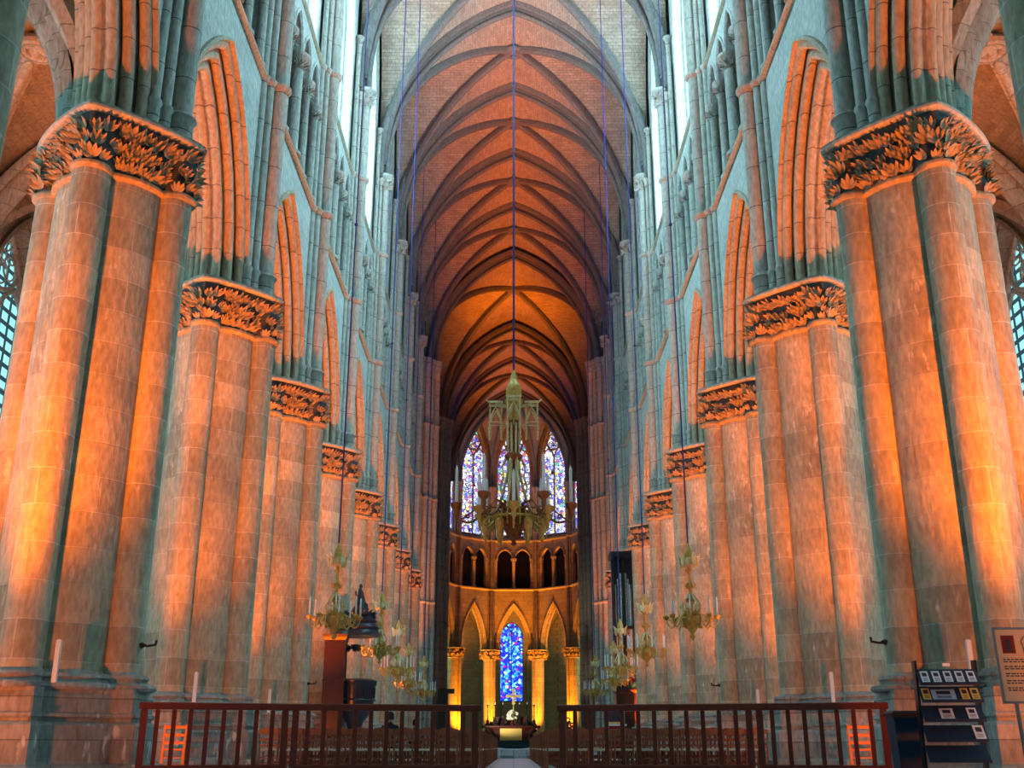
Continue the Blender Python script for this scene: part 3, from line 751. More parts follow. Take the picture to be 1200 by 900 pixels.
# ambulatory behind the apse
ca = struct_empty('wall_ambulatory')
AV = [(-14, 99), (-14, 109), (-10.5, 118), (-3.6, 124), (-2.0, 124), (2.0, 124), (3.6, 124), (10.5, 118), (14, 109), (14, 99)]
for i in range(len(AV)-1):
    A = Vector(AV[i]); Bv = Vector(AV[i+1]); m = MB(); L = (Bv-A).length
    if i == 4:
        Pc = lambda u, w, z: (-2+u, 124+w, z)
        wc2, wR2 = arch_cR(1.34, 1.9)
        arch_panel(m, Pc, 0, 0, 4, 1.75, 1.34, wc2, wR2, 12.3, 5.3, 16.6)
        m.quadgrid([[Pc(u, 0, z) for z in (0, 5.3)] for u in (0, 4)]); arch_soffit(m, Pc, 0, .5, 1.75, 1.34, wc2, wR2, 12.3, 5.3)
        t = MB(); g = MB(); window_geo(Pc, 1.75, 1.31, wc2, wR2-.03, 12.3, 5.4, t, g, .3, bar=.05)
        wi += 1; We = tag(empty(f'window_{wi}'), kind='structure', label='tall vivid blue stained glass lancet window at the far end')
        t.build('tracery', M['dark'], We, sharp=50); g.build('glass', M['glass_blue'], We, smooth=False)
    elif i in (1, 7):  # windows out of view, added to throw green light into the ambulatory
        t_ = (Bv-A)/L; nn = Vector((t_.y, -t_.x)); nn = -nn if nn.dot(A-Vector((0, 109))) < 0 else nn
        Pc = lambda u, w, z, A=A, t_=t_, nn=nn: (*(A+t_*u+nn*w), z)
        g = MB(); t = MB(); c9, R9 = arch_cR(1.6, 2.4); arch_panel(m, Pc, 0, 0, L, L/2, 1.6, c9, R9, 11.5, 5, 16.6)
        m.quadgrid([[Pc(u, 0, z) for z in (0, 5)] for u in (0, L)]); window_geo(Pc, L/2, 1.58, c9, R9, 11.5, 5, t, g, .1)
        wi += 1; We = tag(empty(f'window_{wi}'), kind='structure'); t.build('tracery', M['dark'], We, sharp=50); g.build('glass', M['glass_green_fill'], We, smooth=False)
    else:
        m.quadgrid([[(A.x, A.y, z), (Bv.x, Bv.y, z)] for z in (0, 16.6)])
    m.build('wall_bay', M['aisle'], ca, smooth=False)
    sh = MB()
    for da in (-.3, 0, .3): sh.lathe([(.18, 0), (.18, 9.6), (.3, 10.2), (.32, 10.3)], 10, (A.x+(da if A.y > 100 else 0), A.y-.15, 0))
    sh.build('wall_shaft', M['aisle'], ca, sharp=50)
# ambulatory vault: one cell between each pair of apse columns and the outer wall
cam_ = struct_empty('ceiling_ambulatory')
inner = [(-7.8, 99), *V, (7.8, 99)]
outer = [(-14, 99), (-14, 109), (-10.5, 118), (-3.6, 124), (3.6, 124), (10.5, 118), (14, 109), (14, 99)]
for i in range(7):
    a0, a1, b0, b1 = [Vector(q) for q in (inner[i], inner[i+1], outer[i], outer[i+1])]
    rows = []; K = 12; uvs = []
    for p in range(K+1):
        row = []; uu = []
        for q in range(K+1):
            s, t = -cos(pi*p/K), -cos(pi*q/K)     # -1..1
            pt = a0.lerp(a1, (s+1)/2).lerp(b0.lerp(b1, (s+1)/2), (t+1)/2)
            row.append((pt.x, pt.y, 10.4+5.9/ (fa(0)-fa(1))*(fa(min(abs(s), abs(t)))-fa(1)))); uu.append((p*.4, q*.4))
        rows.append(row); uvs.append(uu)
    m = MB(); m.quadgrid(rows, uvs=uvs); m.build('vault_web', M['aweb'], cam_, sharp=60)
    r = MB(); r.tube([(*a1.lerp(b1, .5+.5*s), 10.4+5.3*sqrt(max(0, 1-abs(s)**1.8))) for s in [-cos(pi*k/14) for k in range(15)]], .3, 8)
    r.build('transverse_rib', M['aisle'], cam_, sharp=50)
# wall behind the choir stalls: closes aisle beyond the transept
for sx, sd in ((-1, 'left'), (1, 'right')):
    m = MB(); m.quadgrid([[(sx*OW, y, z) for z in (0, 17)] for y in (CE, 100)]); m.quadgrid([[(xx, y, 16.6) for y in (CE, 99)] for xx in (sx*8, sx*OW)])
    m.quadgrid([[(sx*8.0, y, z) for z in (0, 3.4)] for y in (CE+1, 108)])
    tag(m.build('wall_choir_aisle_'+sd, M['aisle'], smooth=False), kind='structure')
# west end and floor
m = MB(); m.lathe([(0, 0), (5.6, 0)], 48, (0, 0, 0), cap=False); m.v = [(x, -4.9, 25+y) for x, y, z in m.v]
wi += 1; We = tag(empty(f'window_{wi}'), kind='structure'); m.build('glass', M['glass_west'], We, smooth=False)
m = MB()
for k in range(12):
    a = 2*pi*k/12; m.tube([(1.2*cos(a), -4.8, 25+1.2*sin(a)), (5.6*cos(a), -4.8, 25+5.6*sin(a))], .12, 6)
for q in (1.2, 5.6): m.tube([(q*cos(2*pi*k/40), -4.8, 25+q*sin(2*pi*k/40)) for k in range(41)], .2, 6)
m.build('tracery', M['wall'], We)
m = MB(); m.quadgrid([[(x, -5, z) for z in (0, 38)] for x in (-15, 15)]); tag(m.build('wall_west', M['wall'], smooth=False), kind='structure')
m = MB(); m.quadgrid([[(x, y, 0) for x in (-20, 20)] for y in (-6, 130)]); tag(m.build('floor', M['floor'], smooth=False), kind='structure')
# ------------------------------------------------------------------ barrier in front of the chairs
def barrier(a, b, nb, label, post_l=True, post_r=True):
    a = Vector(a); b = Vector(b); L = (b-a).length; d = (b-a)/L
    root = empty('wooden_barrier', (a.x, a.y, 0), atan2(d.y, d.x))
    H = 1.13
    m = MB()
    def bx(m, x0, y0, z0, x1, y1, z1, c=.012):
        m.rings([[(x0+o, y0+o, z), (x1-o, y0+o, z), (x1-o, y1-o, z), (x0+o, y1-o, z)] for z, o in ((z0, c), (z0+c, 0), (z1-c, 0), (z1, c))])
    bx(m, -.03, -.05, H-.1, L+.03, .05, H); m.build('top_rail', M['rail'], root, smooth=False)
    m = MB(); bx(m, 0, -.03, .17, L, .03, .25); m.build('bottom_rail', M['rail'], root, smooth=False)
    for x in (0.0, L-.1):
        m = MB(); bx(m, x, -.045, 0, x+.1, .045, H-.1); m.build('post', M['rail'], root, smooth=False)
    for k in range(1, nb):
        x = L*k/nb; m = MB(); bx(m, x-.033, -.022, .25, x+.033, .022, H-.1); m.build('baluster', M['rail'], root, smooth=False)
    tag(root, label, 'barrier', 'wooden barriers across the nave', 'thing'); return root
barrier((-5.5, 16.3), (-3.44, 16.9), 9, 'short red brown wooden barrier section touching the left front pillar')
barrier((-3.38, 16.9), (-.56, 17.4), 12, 'long red brown wooden barrier section left of the central aisle')
barrier((.72, 17.4), (3.62, 16.8), 12, 'long red brown wooden barrier section right of the central aisle')
barrier((3.68, 16.8), (5.5, 16.3), 8, 'short red brown wooden barrier section touching the right front pillar')

# ------------------------------------------------------------------ chairs
CWd = .44
def chair_bms():
    h = CWd/2; parts = []
    def back_pt(x, z): return (x, -.19-(z-.43)*.16, z)     # back leans toward the camera
    for sx in (-1, 1):
        m = MB(); m.tube([(sx*h*.86, -.16, 0), (sx*h*.9, -.18, .43), back_pt(sx*h*.93, .86)], .02, 6); parts.append(('leg', m, 'chair'))
        m = MB(); m.tube([(sx*h*.86, .2, 0), (sx*h*.9, .19, .44)], .019, 6); parts.append(('leg', m, 'chair'))
    m = MB()
    n = 10
    for zl, zu, y in ((.76, None, 0),):
        lo = []; up = []
        for k in range(n+1):
            x = -h+2*h*k/n; u = abs(x)/h
            lo.append(x); up.append(.905-.07*u*u)
        rows = []
        for yo in (-.014, .014):
            rows.append([(x, back_pt(x, .8)[1]+yo, zz) for x, zz in zip(lo, [.775-.02*(1-(abs(x)/h)**2) for x in lo])])
            rows.append([(x, back_pt(x, .88)[1]+yo, zz) for x, zz in zip(lo, up)])
        m.quadgrid([rows[0], rows[1], rows[3], rows[2]], close_r=True)
    for z in (.655, .53): m.bar(back_pt(-h*.92, z), back_pt(h*.92, z), .02, .045)
    for k in (-2, -1, 0, 1, 2): m.bar(back_pt(k*.045, .655), back_pt(k*.066, .77), .014, .022, (0, 1, 0))
    for k in (-1, 0, 1): m.bar(back_pt(k*.08, .53), back_pt(k*.08, .655), .014, .022, (0, 1, 0))
    parts.append(('backrest', m, 'chair'))
    m = MB(); m.rings([[(-h*.85+o, -.17+o, z), (h*.85-o, -.17+o, z), (h-o, .2-o, z), (-h+o, .2-o, z)] for z, o in ((.42, .02), (.43, 0), (.455, 0), (.468, .02))]); parts.append(('seat', m, 'straw'))
    m = MB()
    for z in (.14, .27):
        m.bar((-h*.87, -.16, z), (h*.87, -.16, z), .016, .02)
        m.bar((-h*.87, .2, z+.04), (h*.87, .2, z+.04), .016, .02)
        for sx in (-1, 1): m.bar((sx*h*.87, -.16, z+.02), (sx*h*.87, .2, z+.02), .016, .02)
    parts.append(('stretcher', m, 'chair'))
    return parts
def make_chair():
    r = empty('church_chair')
    for nm, m, mt in chair_bms(): m.build(nm, M[mt], r, sharp=40)
    return r
def make_chair_single():
    allm = MB(); mi = []
    for nm, m, mt in chair_bms():
        b = len(allm.v); allm.v += m.v; allm.uv += m.uv; k = len(m.f); allm.f += [tuple(i+b for i in f) for f in m.f]; mi += [1 if mt == 'straw' else 0]*k
    o = allm.build('church_chair', M['chair'], sharp=40); o.data.materials.append(M['straw'])
    for p, i in zip(o.data.polygons, mi): p.material_index = i
    return o
full = make_chair(); single = make_chair_single(); used = [0, 0]
rc = random.Random(4)
for row in range(26):
    y = 24.3+row*1.0
    for sx, sd in ((-1, 'left'), (1, 'right')):
        for k in range(10):
            if row > 3 and k > 1: continue
            x = sx*(.92+k*.486); det = row < 2
            i = 0 if det else 1
            src = full if det else single
            if used[i]: c = copy_tree(src)
            else: c = src; used[i] = 1
            c.location = (x+rc.uniform(-.012, .012), y+rc.uniform(-.03, .03), 0); c.rotation_euler = (0, 0, rc.uniform(-.03, .03))
            if row == 0:
                lab = 'dark wooden church chair at the aisle end of the front row, '+sd+' block' if k == 0 else ('dark wooden church chair at the pillar end of the front row, '+sd+' block' if k == 9 else f'dark wooden church chair of the front row, {sd} block, {k+1} places out from the aisle')
            elif k == 0: lab = f'dark wooden church chair lining the {sd} edge of the aisle behind the front row'
            else: lab = f'dark wooden church chair inside the {sd} block behind the front row'
            tag(c, lab, 'chair', f'church chairs behind the barrier, {sd} block, '+('front row' if row == 0 else ('aisle edge' if k == 0 else 'inner places')), 'thing')
def ladder_chair(x, y, rz, label):
    r = empty('ladder_back_chair', (x, y, 0), rz); h = .2
    for sx in (-1, 1):
        m = MB(); m.tube([(sx*h, -.18, 0), (sx*h, -.19, .44), (sx*h*1.02, -.26, .92)], .02, 8); m.build('leg', M['orange_wood'], r)
        m = MB(); m.tube([(sx*h, .18, 0), (sx*h, .18, .46)], .019, 8); m.build('leg', M['orange_wood'], r)
    m = MB(); m.rings([[(-h-.02+o, -.2+o, z), (h+.02-o, -.2+o, z), (h+.03-o, .21-o, z), (-h-.03+o, .21-o, z)] for z, o in ((.43, .02), (.44, 0), (.465, 0), (.475, .02))]); m.build('seat', M['orange_wood'], r)
    m = MB()
    for z in (.58, .72, .87): m.bar((-h, -.21-(z-.44)*.15, z), (h, -.21-(z-.44)*.15, z), .018, .055)
    m.build('backrest', M['orange_wood'], r, smooth=False)
    m = MB()
    for z in (.16, .3):
        m.bar((-h, -.18, z), (h, -.18, z), .016, .02); m.bar((-h, .18, z), (h, .18, z), .016, .02)
        for sx in (-1, 1): m.bar((sx*h, -.18, z+.03), (sx*h, .18, z+.03), .016, .02)
    m.build('stretcher', M['orange_wood'], r, smooth=False)
    tag(r, label, 'chair', None, 'thing')
ladder_chair(-6.74, 22.1, .35, 'bright orange ladder back chair beside the left front pillar')
ladder_chair(6.88, 22.1, -.35, 'bright orange ladder back chair beside the right front pillar')

# ------------------------------------------------------------------ chandeliers
def s_arm(m, R, z0, zt, ang, r):
    ca, sa = cos(ang), sin(ang)
    pts = [(.1, z0), (.3*R, z0+.18), (.5*R, z0+.2), (.62*R, z0+.02), (.78*R, z0-.1), (.95*R, z0-.02), (R, z0+.12), (R, zt)]
    sm = []
    for i in range(len(pts)-1):
        p0 = pts[max(i-1, 0)]; p1 = pts[i]; p2 = pts[i+1]; p3 = pts[min(i+2, len(pts)-1)]
        for t in (0, .25, .5, .75):
            f = lambda a, b, c, d: .5*((2*b)+(-a+c)*t+(2*a-5*b+4*c-d)*t*t+(-a+3*b-3*c+d)*t**3)
            sm.append((f(p0[0], p1[0], p2[0], p3[0]), f(p0[1], p1[1], p2[1], p3[1])))
    sm.append(pts[-1])
    m.tube([(x*ca, x*sa, z) for x, z in sm], r, 6)
    # scroll leaf
    cx = .8*R; m.tube([((cx+.07*cos(t)*(1-t/9))*ca, (cx+.07*cos(t)*(1-t/9))*sa, z0+.06+.07*sin(t)*(1-t/9)) for t in [k*.6 for k in range(11)]], r*.7, 5)
def acanthus(m, z, r, n, L, flip=1, seed=0):
    rr = random.Random(seed)
    for k in range(n):
        a = 2*pi*k/n; b0 = len(m.v)
        leaf(m, (r*cos(a), r*sin(a), z), (cos(a), sin(a), 0), L, rr)
        if flip < 0:
            for i in range(b0, len(m.v)):
                x, y, zz = m.v[i]; m.v[i] = (x, y, 2*z-zz)
def small_chandelier():
    r = empty('chandelier')          # origin at the bottom finial, 2.42 m tall without its cable
    m = MB(); m.lathe([(.0, 0), (.05, .04), (.08, .1), (.04, .16), (.07, .2), (.17, .34), (.24, .46), (.26, .56), (.2, .6), (.12, .62), (.07, .72), (.05, .9), (.09, .96), (.1, 1.02), (.05, 1.08), (.04, 1.3), (.1, 1.36), (.12, 1.42), (.05, 1.5), (.035, 1.72), (.08, 1.78), (.04, 1.84), (.045, 1.95)], 14)
    acanthus(m, .32, .18, 8, .12, 1, 1); acanthus(m, .62, .12, 6, .16, 1, 2); acanthus(m, .56, .24, 8, .1, -1, 3); acanthus(m, 1.36, .06, 5, .13, 1, 4); acanthus(m, 1.0, .07, 5, .11, 1, 5)
    m.build('stem', M['brass'], r, sharp=60)
    m = MB()
    for k in range(8):
        a = 2*pi*k/8+.2
        m.tube([(q*cos(a), q*sin(a), z) for q, z in ((.06, .62), (.2, .7), (.26, .85), (.2, 1.), (.1, 1.1), (.05, 1.2))], .02, 5)
    acanthus(m, .82, .24, 8, .09, 1, 7)
    m.build('basket', M['brass2'], r, sharp=60)
    m = MB()
    m.lathe([(.05, 1.9), (.2, 1.93), (.21, 2.02), (.2, 2.12), (.1, 2.14)], 10)
    for k in range(6):
        a = 2*pi*k/6; m.bar((.2*cos(a), .2*sin(a), 1.86), (.27*cos(a), .27*sin(a), 2.18), .05, .03)
        m.tube([(.2*cos(a), .2*sin(a), 2.14), (.29*cos(a), .29*sin(a), 2.17), (.31*cos(a), .31*sin(a), 2.23)], .015, 5)
    acanthus(m, 1.98, .2, 6, .09, -1, 8); m.build('crown', M['brass2'], r, sharp=50)
    m = MB(); m.lathe([(.1, 2.12), (.12, 2.2), (.1, 2.32), (.06, 2.4), (.02, 2.52), (.0, 2.56)], 12); m.build('finial', M['brass'], r)
    NA = 8; Rr = .66
    for k in range(NA):
        a = 2*pi*k/NA+.3
        m = MB(); s_arm(m, Rr, .42, .56, a, .02)
        m.lathe([(.02, 0), (.075, .03), (.085, .09), (.05, .1), (.03, .12)], 8, (Rr*cos(a), Rr*sin(a), .52)); m.build('arm', M['brass'], r, sharp=60)
        m = MB(); m.lathe([(.024, 0), (.022, .44), (.004, .48)], 8, (Rr*cos(a), Rr*sin(a), .62)); m.build('candle', M['candle'], r)
    return r
ch0 = small_chandelier(); firstc = True
CH = [(-4.66, 28, 3.12, 'nearest of the left row'), (-5.06, 41, 3.43, 'just right of the pulpit canopy'), (-4.7, 44, 2.9, 'middle one of the five on the left'), (-5.3, 55, 3.0, 'last but one on the left'), (-5.07, 61.5, 2.88, 'farthest on the left, nearest the aisle'),
      (4.64, 28, 3.12, 'nearest and highest of the right row'), (4.66, 38, 3.13, 'second of the right row'), (4.35, 44, 2.95, 'middle one of the right row'), (5.08, 55, 3.1, 'fourth of the right row'), (4.59, 61.5, 2.93, 'farthest on the right, nearest the aisle')]
def cable_to(zt, root, r=.022, z0=2.5):
    m = MB(); m.tube([(0, 0, z0), (0, 0, zt)], r, 6); m.lathe([(0, -.05), (.05, -.03), (.055, 0), (.05, .03), (0, .05)], 8, (0, 0, z0+9.5)); m.build('cable', M['cable'], root)
for i, (x, y, z, wh) in enumerate(CH):
    o = ch0 if i == 0 else copy_tree(ch0)
    o.location = (x, y, z); o.rotation_euler = (0, 0, i*.37)
    if i == 1: o.scale = (1.08, 1.08, 1.08)
    tag(o, 'gilt candle chandelier on a blue cable, '+wh, 'chandelier', 'small chandeliers along the nave', 'thing')
for i, (x, y, z, wh) in enumerate(CH):
    o = [q for q in sc.objects if q.get('label', '').endswith(wh)][0]
    yb = ((y-Y1) % B)-B/2; s_ = min(abs(x)/VA, abs(yb)/(B/2)); cable_to(vz(VA*s_)-z+.1, o)
# large gothic chandelier
r = empty('chandelier', (0, 28, 5.55)); tag(r, 'huge gothic gilt chandelier hanging on the nave axis before the stained glass', 'chandelier', None, 'thing')
m = MB(); m.lathe([(0, 0), (.08, .06), (.05, .14), (.12, .22), (.3, .5), (.42, .8), (.44, .95), (.34, 1.0), (.2, 1.1), (.12, 1.3), (.1, 1.7), (.2, 1.78), (.12, 1.9), (.1, 2.3), (.24, 2.4), (.26, 2.5), (.12, 2.62), (.11, 3.1), (.18, 3.2), (.14, 3.4), (.14, 3.6)], 12)
acanthus(m, .5, .28, 8, .25, 1, 1); acanthus(m, .25, .1, 6, .18, 1, 2); acanthus(m, 1.0, .2, 8, .25, 1, 3); m.build('stem', M['copper'], r, sharp=60)
m = MB()
for k in range(8):
    a = 2*pi*k/8+pi/8
    m.tube([(q*cos(a), q*sin(a), z) for q, z in ((.16, 3.4), (.15, 2.6), (.18, 2.0), (.3, 1.5), (.46, 1.0))], .035, 6)
    m.tube([(q*cos(a), q*sin(a), z) for q, z in ((.16, 2.5), (.34, 2.2), (.3, 1.9), (.4, 1.6), (.33, 1.4))], .022, 5)
m.build('basket', M['brass2'], r)
m = MB()
for k in range(4):
    a = 2*pi*k/4+pi/8*0+pi/2*0; ca, sa = cos(a), sin(a)
    def q(u, w, z): return ((u)*ca-w*sa, u*sa+w*ca, z)
    u0 = .5
    for w in (-.17, .17):
        for du in (-.16, .16): m.bar(q(u0+du, w, 3.25), q(u0+du, w, 4.0), .035, .035)
    for w in (-.17, .17):
        m.tube([q(u0-.16, w, 3.5), q(u0-.06, w, 3.75), q(u0, w, 3.85), q(u0+.06, w, 3.75), q(u0+.16, w, 3.5)], .02, 5)
        m.bar(q(u0-.2, w, 4.0), q(u0+.2, w, 4.0), .05, .06); m.bar(q(u0-.2, w, 3.42), q(u0+.2, w, 3.42), .03, .03)
    for du in (-.16, .16):
        m.bar(q(u0+du, -.2, 4.0), q(u0+du, .2, 4.0), .05, .06)
        m.tube([q(u0+du, -.17, 3.5), q(u0+du, -.06, 3.75), q(u0+du, 0, 3.85), q(u0+du, .06, 3.75), q(u0+du, .17, 3.5)], .02, 5)
        for w in (-.17, .17): m.lathe([(0, 0), (.03, .03), (.03, .22), (.05, .26), (0, .36)], 6, q(u0+du, w, 2.98))
    m.bar(q(.1, 0, 3.9), q(u0, 0, 3.98), .06, .08); m.bar(q(.1, 0, 3.35), q(u0-.1, 0, 3.45), .04, .05)
    m.tube([q(u0-.2, 0, 4.05), q(u0+.2, 0, 4.05), q(u0+.27, 0, 4.12)], .02, 5)
m.build('lantern_bracket', M['brass2'], r, sharp=50)
m = MB(); m.lathe([(.16, 3.5), (.2, 3.9), (.26, 4.0), (.26, 4.1), (.17, 4.14), (.22, 4.2), (.21, 4.45), (.16, 4.6), (.12, 4.62), (.1, 4.75), (.03, 5.0), (0, 5.05)], 10); m.build('finial', M['brass'], r, sharp=60)
for k in range(12):
    a = 2*pi*k/12; R_ = 1.55 if k % 2 == 0 else 1.05; z0 = .75 if k % 2 == 0 else .55
    m = MB(); s_arm(m, R_, z0, z0+.2, a, .035)
    m.tube([(q_*cos(a), q_*sin(a), z) for q_, z in ((.4, z0+.3), (R_*.6, z0+.36), (R_*.8, z0+.1), (R_, z0-.12), (R_*.93, z0-.24))], .025, 5)
    b0 = len(m.v); m.lathe([(.03, -.25), (.07, -.1), (.06, 0), (.15, .1), (.17, .2), (.12, .22), (.05, .24)], 10, (R_*cos(a), R_*sin(a), z0+.22)); m.build('arm', M['brass'] if k % 2 else M['copper'], r, sharp=60)
    m = MB(); m.lathe([(.045, 0), (.042, .95 if k % 2 == 0 else .8), (.008, 1.05 if k % 2 == 0 else .9)], 10, (R_*cos(a), R_*sin(a), z0+.42)); m.build('candle', M['candle'], r)
m = MB(); m.tube([(.62*cos(2*pi*k/24), .62*sin(2*pi*k/24), .75) for k in range(25)], .04, 6, cap=False)
for k in range(24):
    a = 2*pi*k/24; m.tube([(.62*cos(a), .62*sin(a), .5), (.66*cos(a), .66*sin(a), .72), (.6*cos(a), .6*sin(a), .95)], .022, 5)
for k in range(6):
    a = 2*pi*k/6; m.lathe([(0, -.4), (.07, -.3), (.05, -.2), (.11, -.1), (.11, .12), (.0, .16)], 8, (.75*cos(a), .75*sin(a), .5))
m.build('corona', M['brass'], r, sharp=50)
cable_to(vz(0)-5.55, r, .035, 5.0)

# ------------------------------------------------------------------ pulpit
r = empty('pulpit', (-5.5, 38.3, 0)); tag(r, 'carved black wooden pulpit with a domed canopy at a left pillar', 'pulpit', None, 'thing')
m = MB(); m.lathe([(.15, .9), (.2, 1.0), (.3, 1.3), (.55, 1.6), (.66, 1.75), (.62, 1.8), (.64, 1.85), (.66, 2.5), (.7, 2.55), (.74, 2.68), (.66, 2.72), (.6, 2.74)], 24); 
for k in range(40):
    a = 2*pi*k/40; m.bar((.655*cos(a), .655*sin(a), 2.1), (.665*cos(a), .665*sin(a), 2.45), .03, .03)
m.tube([(.68*cos(2*pi*k/32), .68*sin(2*pi*k/32), 2.04) for k in range(33)], .03, 6, cap=False)
m.build('basin', M['pulpit'], r, sharp=50)
m = MB(); m.lathe([(.3, 0), (.3, .15), (.14, .3), (.12, .8), (.2, .95)], 12); m.build('foot', M['pulpit'], r)
m = MB(); m.lathe([(.0, 4.28), (.74, 4.2), (.78, 4.22), (.76, 4.32), (.68, 4.42), (.74, 4.5), (.6, 4.66), (.66, 4.74), (.5, 4.86), (.42, 4.95), (.3, 5.1), (.22, 5.25), (.0, 5.3)], 28)
acanthus(m, 4.86, .42, 10, .28, 1, 2); m.build('canopy', M['pulpit'], r, sharp=50)
m = MB(); m.tube([(0, 0, 5.25), (.03, 0, 5.5), (0, .02, 5.75), (-.03, 0, 5.9)], [.2, .15, .1, .05], 10); m.tube([(0, 0, 5.9), (0, 0, 5.98), (0, 0, 6.06)], [.04, .07, .03], 8)
m.tube([(0, 0, 5.72), (-.15, 0, 5.6), (-.18, 0, 5.8)], .035, 6); m.tube([(0, 0, 5.5), (.2, 0, 5.3), (.28, 0, 5.1)], [.08, .1, .05], 6); m.build('statue', M['pulpit'], r)
m = MB(); m.rings([[(-1.02+o, -.95+o, z), (-.3-o, -.95+o, z), (-.3-o, -.8, z), (-1.02+o, -.8, z)] for z, o in ((1.0, 0), (2.6, 0), (2.65, -.03), (2.7, 0), (4.0, 0), (4.1, -.05), (4.2, -.08))]); m.build('backboard', M['redwood'], r, smooth=False)
m = MB(); m.tube([(-.4, .2, 4.2), (-.38, .1, 4.0), (-.3, 0, 3.85), (-.42, .1, 3.75), (-.45, .2, 3.5)], [.3, .26, .16, .1, .05], 8); acanthus(m, 3.9, .2, 6, .25, -1, 4)
m.v = [(x-.25, y, z) if abs(z) > 0 else (x, y, z) for x, y, z in m.v]; m.build('bracket', M['pulpit'], r, sharp=60)
m = MB(); m.bar((-.42, .1, 2.7), (-.42, .1, 3.7), .06, .06); m.build('post', M['pulpit'], r)

# ------------------------------------------------------------------ organ on the right
r = empty('choir_organ', (5.95, 57.0, 0)); tag(r, 'tall dark organ case with grey pipes before a right pillar', 'organ', None, 'thing')
m = MB(); m.box(-.62, 0, 0, .42, 1.2, 3.2)
for x in (-.62, -.1, .36): m.box(x, -.04, 3.2, x+.07, .1, 10.2)
m.box(-.62, .5, 3.2, .42, 1.2, 10.2); m.box(-.7, -.1, 3.15, .5, 1.2, 3.3); m.box(-.7, -.1, 6.4, .5, .1, 6.55); m.box(-.75, -.12, 10.2, .55, 1.25, 10.5)
m.build('case', M['black'], r, smooth=False)
for i, x in enumerate((-.5, -.34, -.19, .04, .17, .29)):
    h = 6.2-abs(i-2.5)*.3
    m = MB(); m.lathe([(.01, 3.3), (.06, 3.9), (.062, 3.3+h), (.0, 3.3+h+.02)], 10, (x, .1, 0)); m.build('pipe', M['pipe'], r)
m = MB()
rr = random.Random(2)
for k in range(26): 
    a, b_ = rr.uniform(0, 2*pi), rr.uniform(0, .25); c = (b_*cos(a), b_*sin(a)*.6, .35+rr.uniform(-.12, .2))
    m.lathe([(0, -.05), (.06, 0), (.05, .05), (0, .03)], 6, c)
rf = empty('flower_bouquet', (6.15, 55.6, 3.3), 0); m.build('blossom', M['redflower'], rf)
m = MB(); m.lathe([(.12, 0), (.16, .1), (.1, .25), (.14, .32)], 10); m.build('vase', M['gold'], rf); tag(rf, 'bouquet of red flowers on a stand at the foot of the organ', 'flowers', None, 'thing')
st_ = empty('flower_stand', (6.15, 55.6, 0)); m = MB(); m.lathe([(.3, 0), (.3, .08), (.08, .15), (.06, 3.1), (.25, 3.22), (.25, 3.3)], 12); m.build('column', M['redwood'], st_); tag(st_, 'slender red wooden stand carrying the red bouquet', 'stand', None, 'thing')

# ------------------------------------------------------------------ altar, steps, choir fittings
AYc = 80
m = MB()
for i, (y, z) in enumerate(((52.0, .13), (52.5, .26), (53.0, .39))): m.box(-4.2, y, 0, 4.2, 88, z)
o = m.build('step_platform', M['floor'], smooth=False); tag(o, 'pale stone steps closing the end of the aisle', 'steps', None, 'thing')
m = MB()
for i, (y, z) in enumerate(((76.2, .55), (76.7, .72), (77.2, .9))): m.box(-2.6+i*.1, y, .39, 2.6-i*.1, 84, z)
o = m.build('altar_platform', M['carpet'], smooth=False); tag(o, 'dark teal carpeted platform under the high altar', 'platform', None, 'thing')
r = empty('altar', (-.2, AYc, .9)); tag(r, 'dark red marble altar with golden front panel', 'altar', None, 'thing')
m = MB(); m.rings([[(-x, -y, z), (x, -y, z), (x, y, z), (-x, y, z)] for x, y, z in ((1.3, .5, 0), (1.3, .5, .1), (1.2, .45, .15), (1.35, .5, .7), (1.9, .6, .9))]); m.build('body', M['redwood'], r, smooth=False)
m = MB(); m.rings([[(-x, -y, z), (x, -y, z), (x, y, z), (-x, y, z)] for x, y, z in ((2.05, .65, .9), (2.1, .7, .95), (2.1, .7, 1.03), (2.05, .65, 1.06))]); m.build('table_top', M['redwood'], r, smooth=False)
m = MB(); m.rings([[(-.78, -.56, z), (.78, -.56, z), (.78, -.6, z), (-.78, -.6, z)] for z in (.05, .86)]); m.build('front_panel', M['gold'], r, smooth=False)
for sx in (-1, 1):
    m = MB(); m.tube([(sx*1.35, -.5, .1), (sx*1.5, -.55, .35), (sx*1.4, -.58, .55), (sx*1.75, -.6, .85)], [.12, .2, .16, .22], 8); m.build('console', M['redwood'], r)
rt = empty('altar_shelf', (-.2, AYc+.35, 1.96)); m = MB(); m.box(-1.55, 0, 0, 1.55, .35, .3); m.box(-1.3, .05, .3, -.6, .33, .62); m.box(.5, .05, .3, 1.25, .33, .62); m.build('shelf', M['redwood'], rt, smooth=False)
tag(rt, 'low dark red stepped shelf standing at the back of the altar', 'shelf', None, 'thing')
def candlestick(): 
    r = empty('altar_candlestick'); m = MB(); m.lathe([(.19, 0), (.2, .06), (.1, .2), (.13, .3), (.05, .42), (.035, .6), (.05, .66), (.03, .75), (.03, 1.35), (.1, 1.42), (.11, 1.46)], 10); m.build('stand', M['black'], r)
    m = MB(); m.lathe([(.035, 1.46), (.033, 1.62), (.0, 1.66)], 8); m.build('candle', M['candle'], r); return r
cs = candlestick()
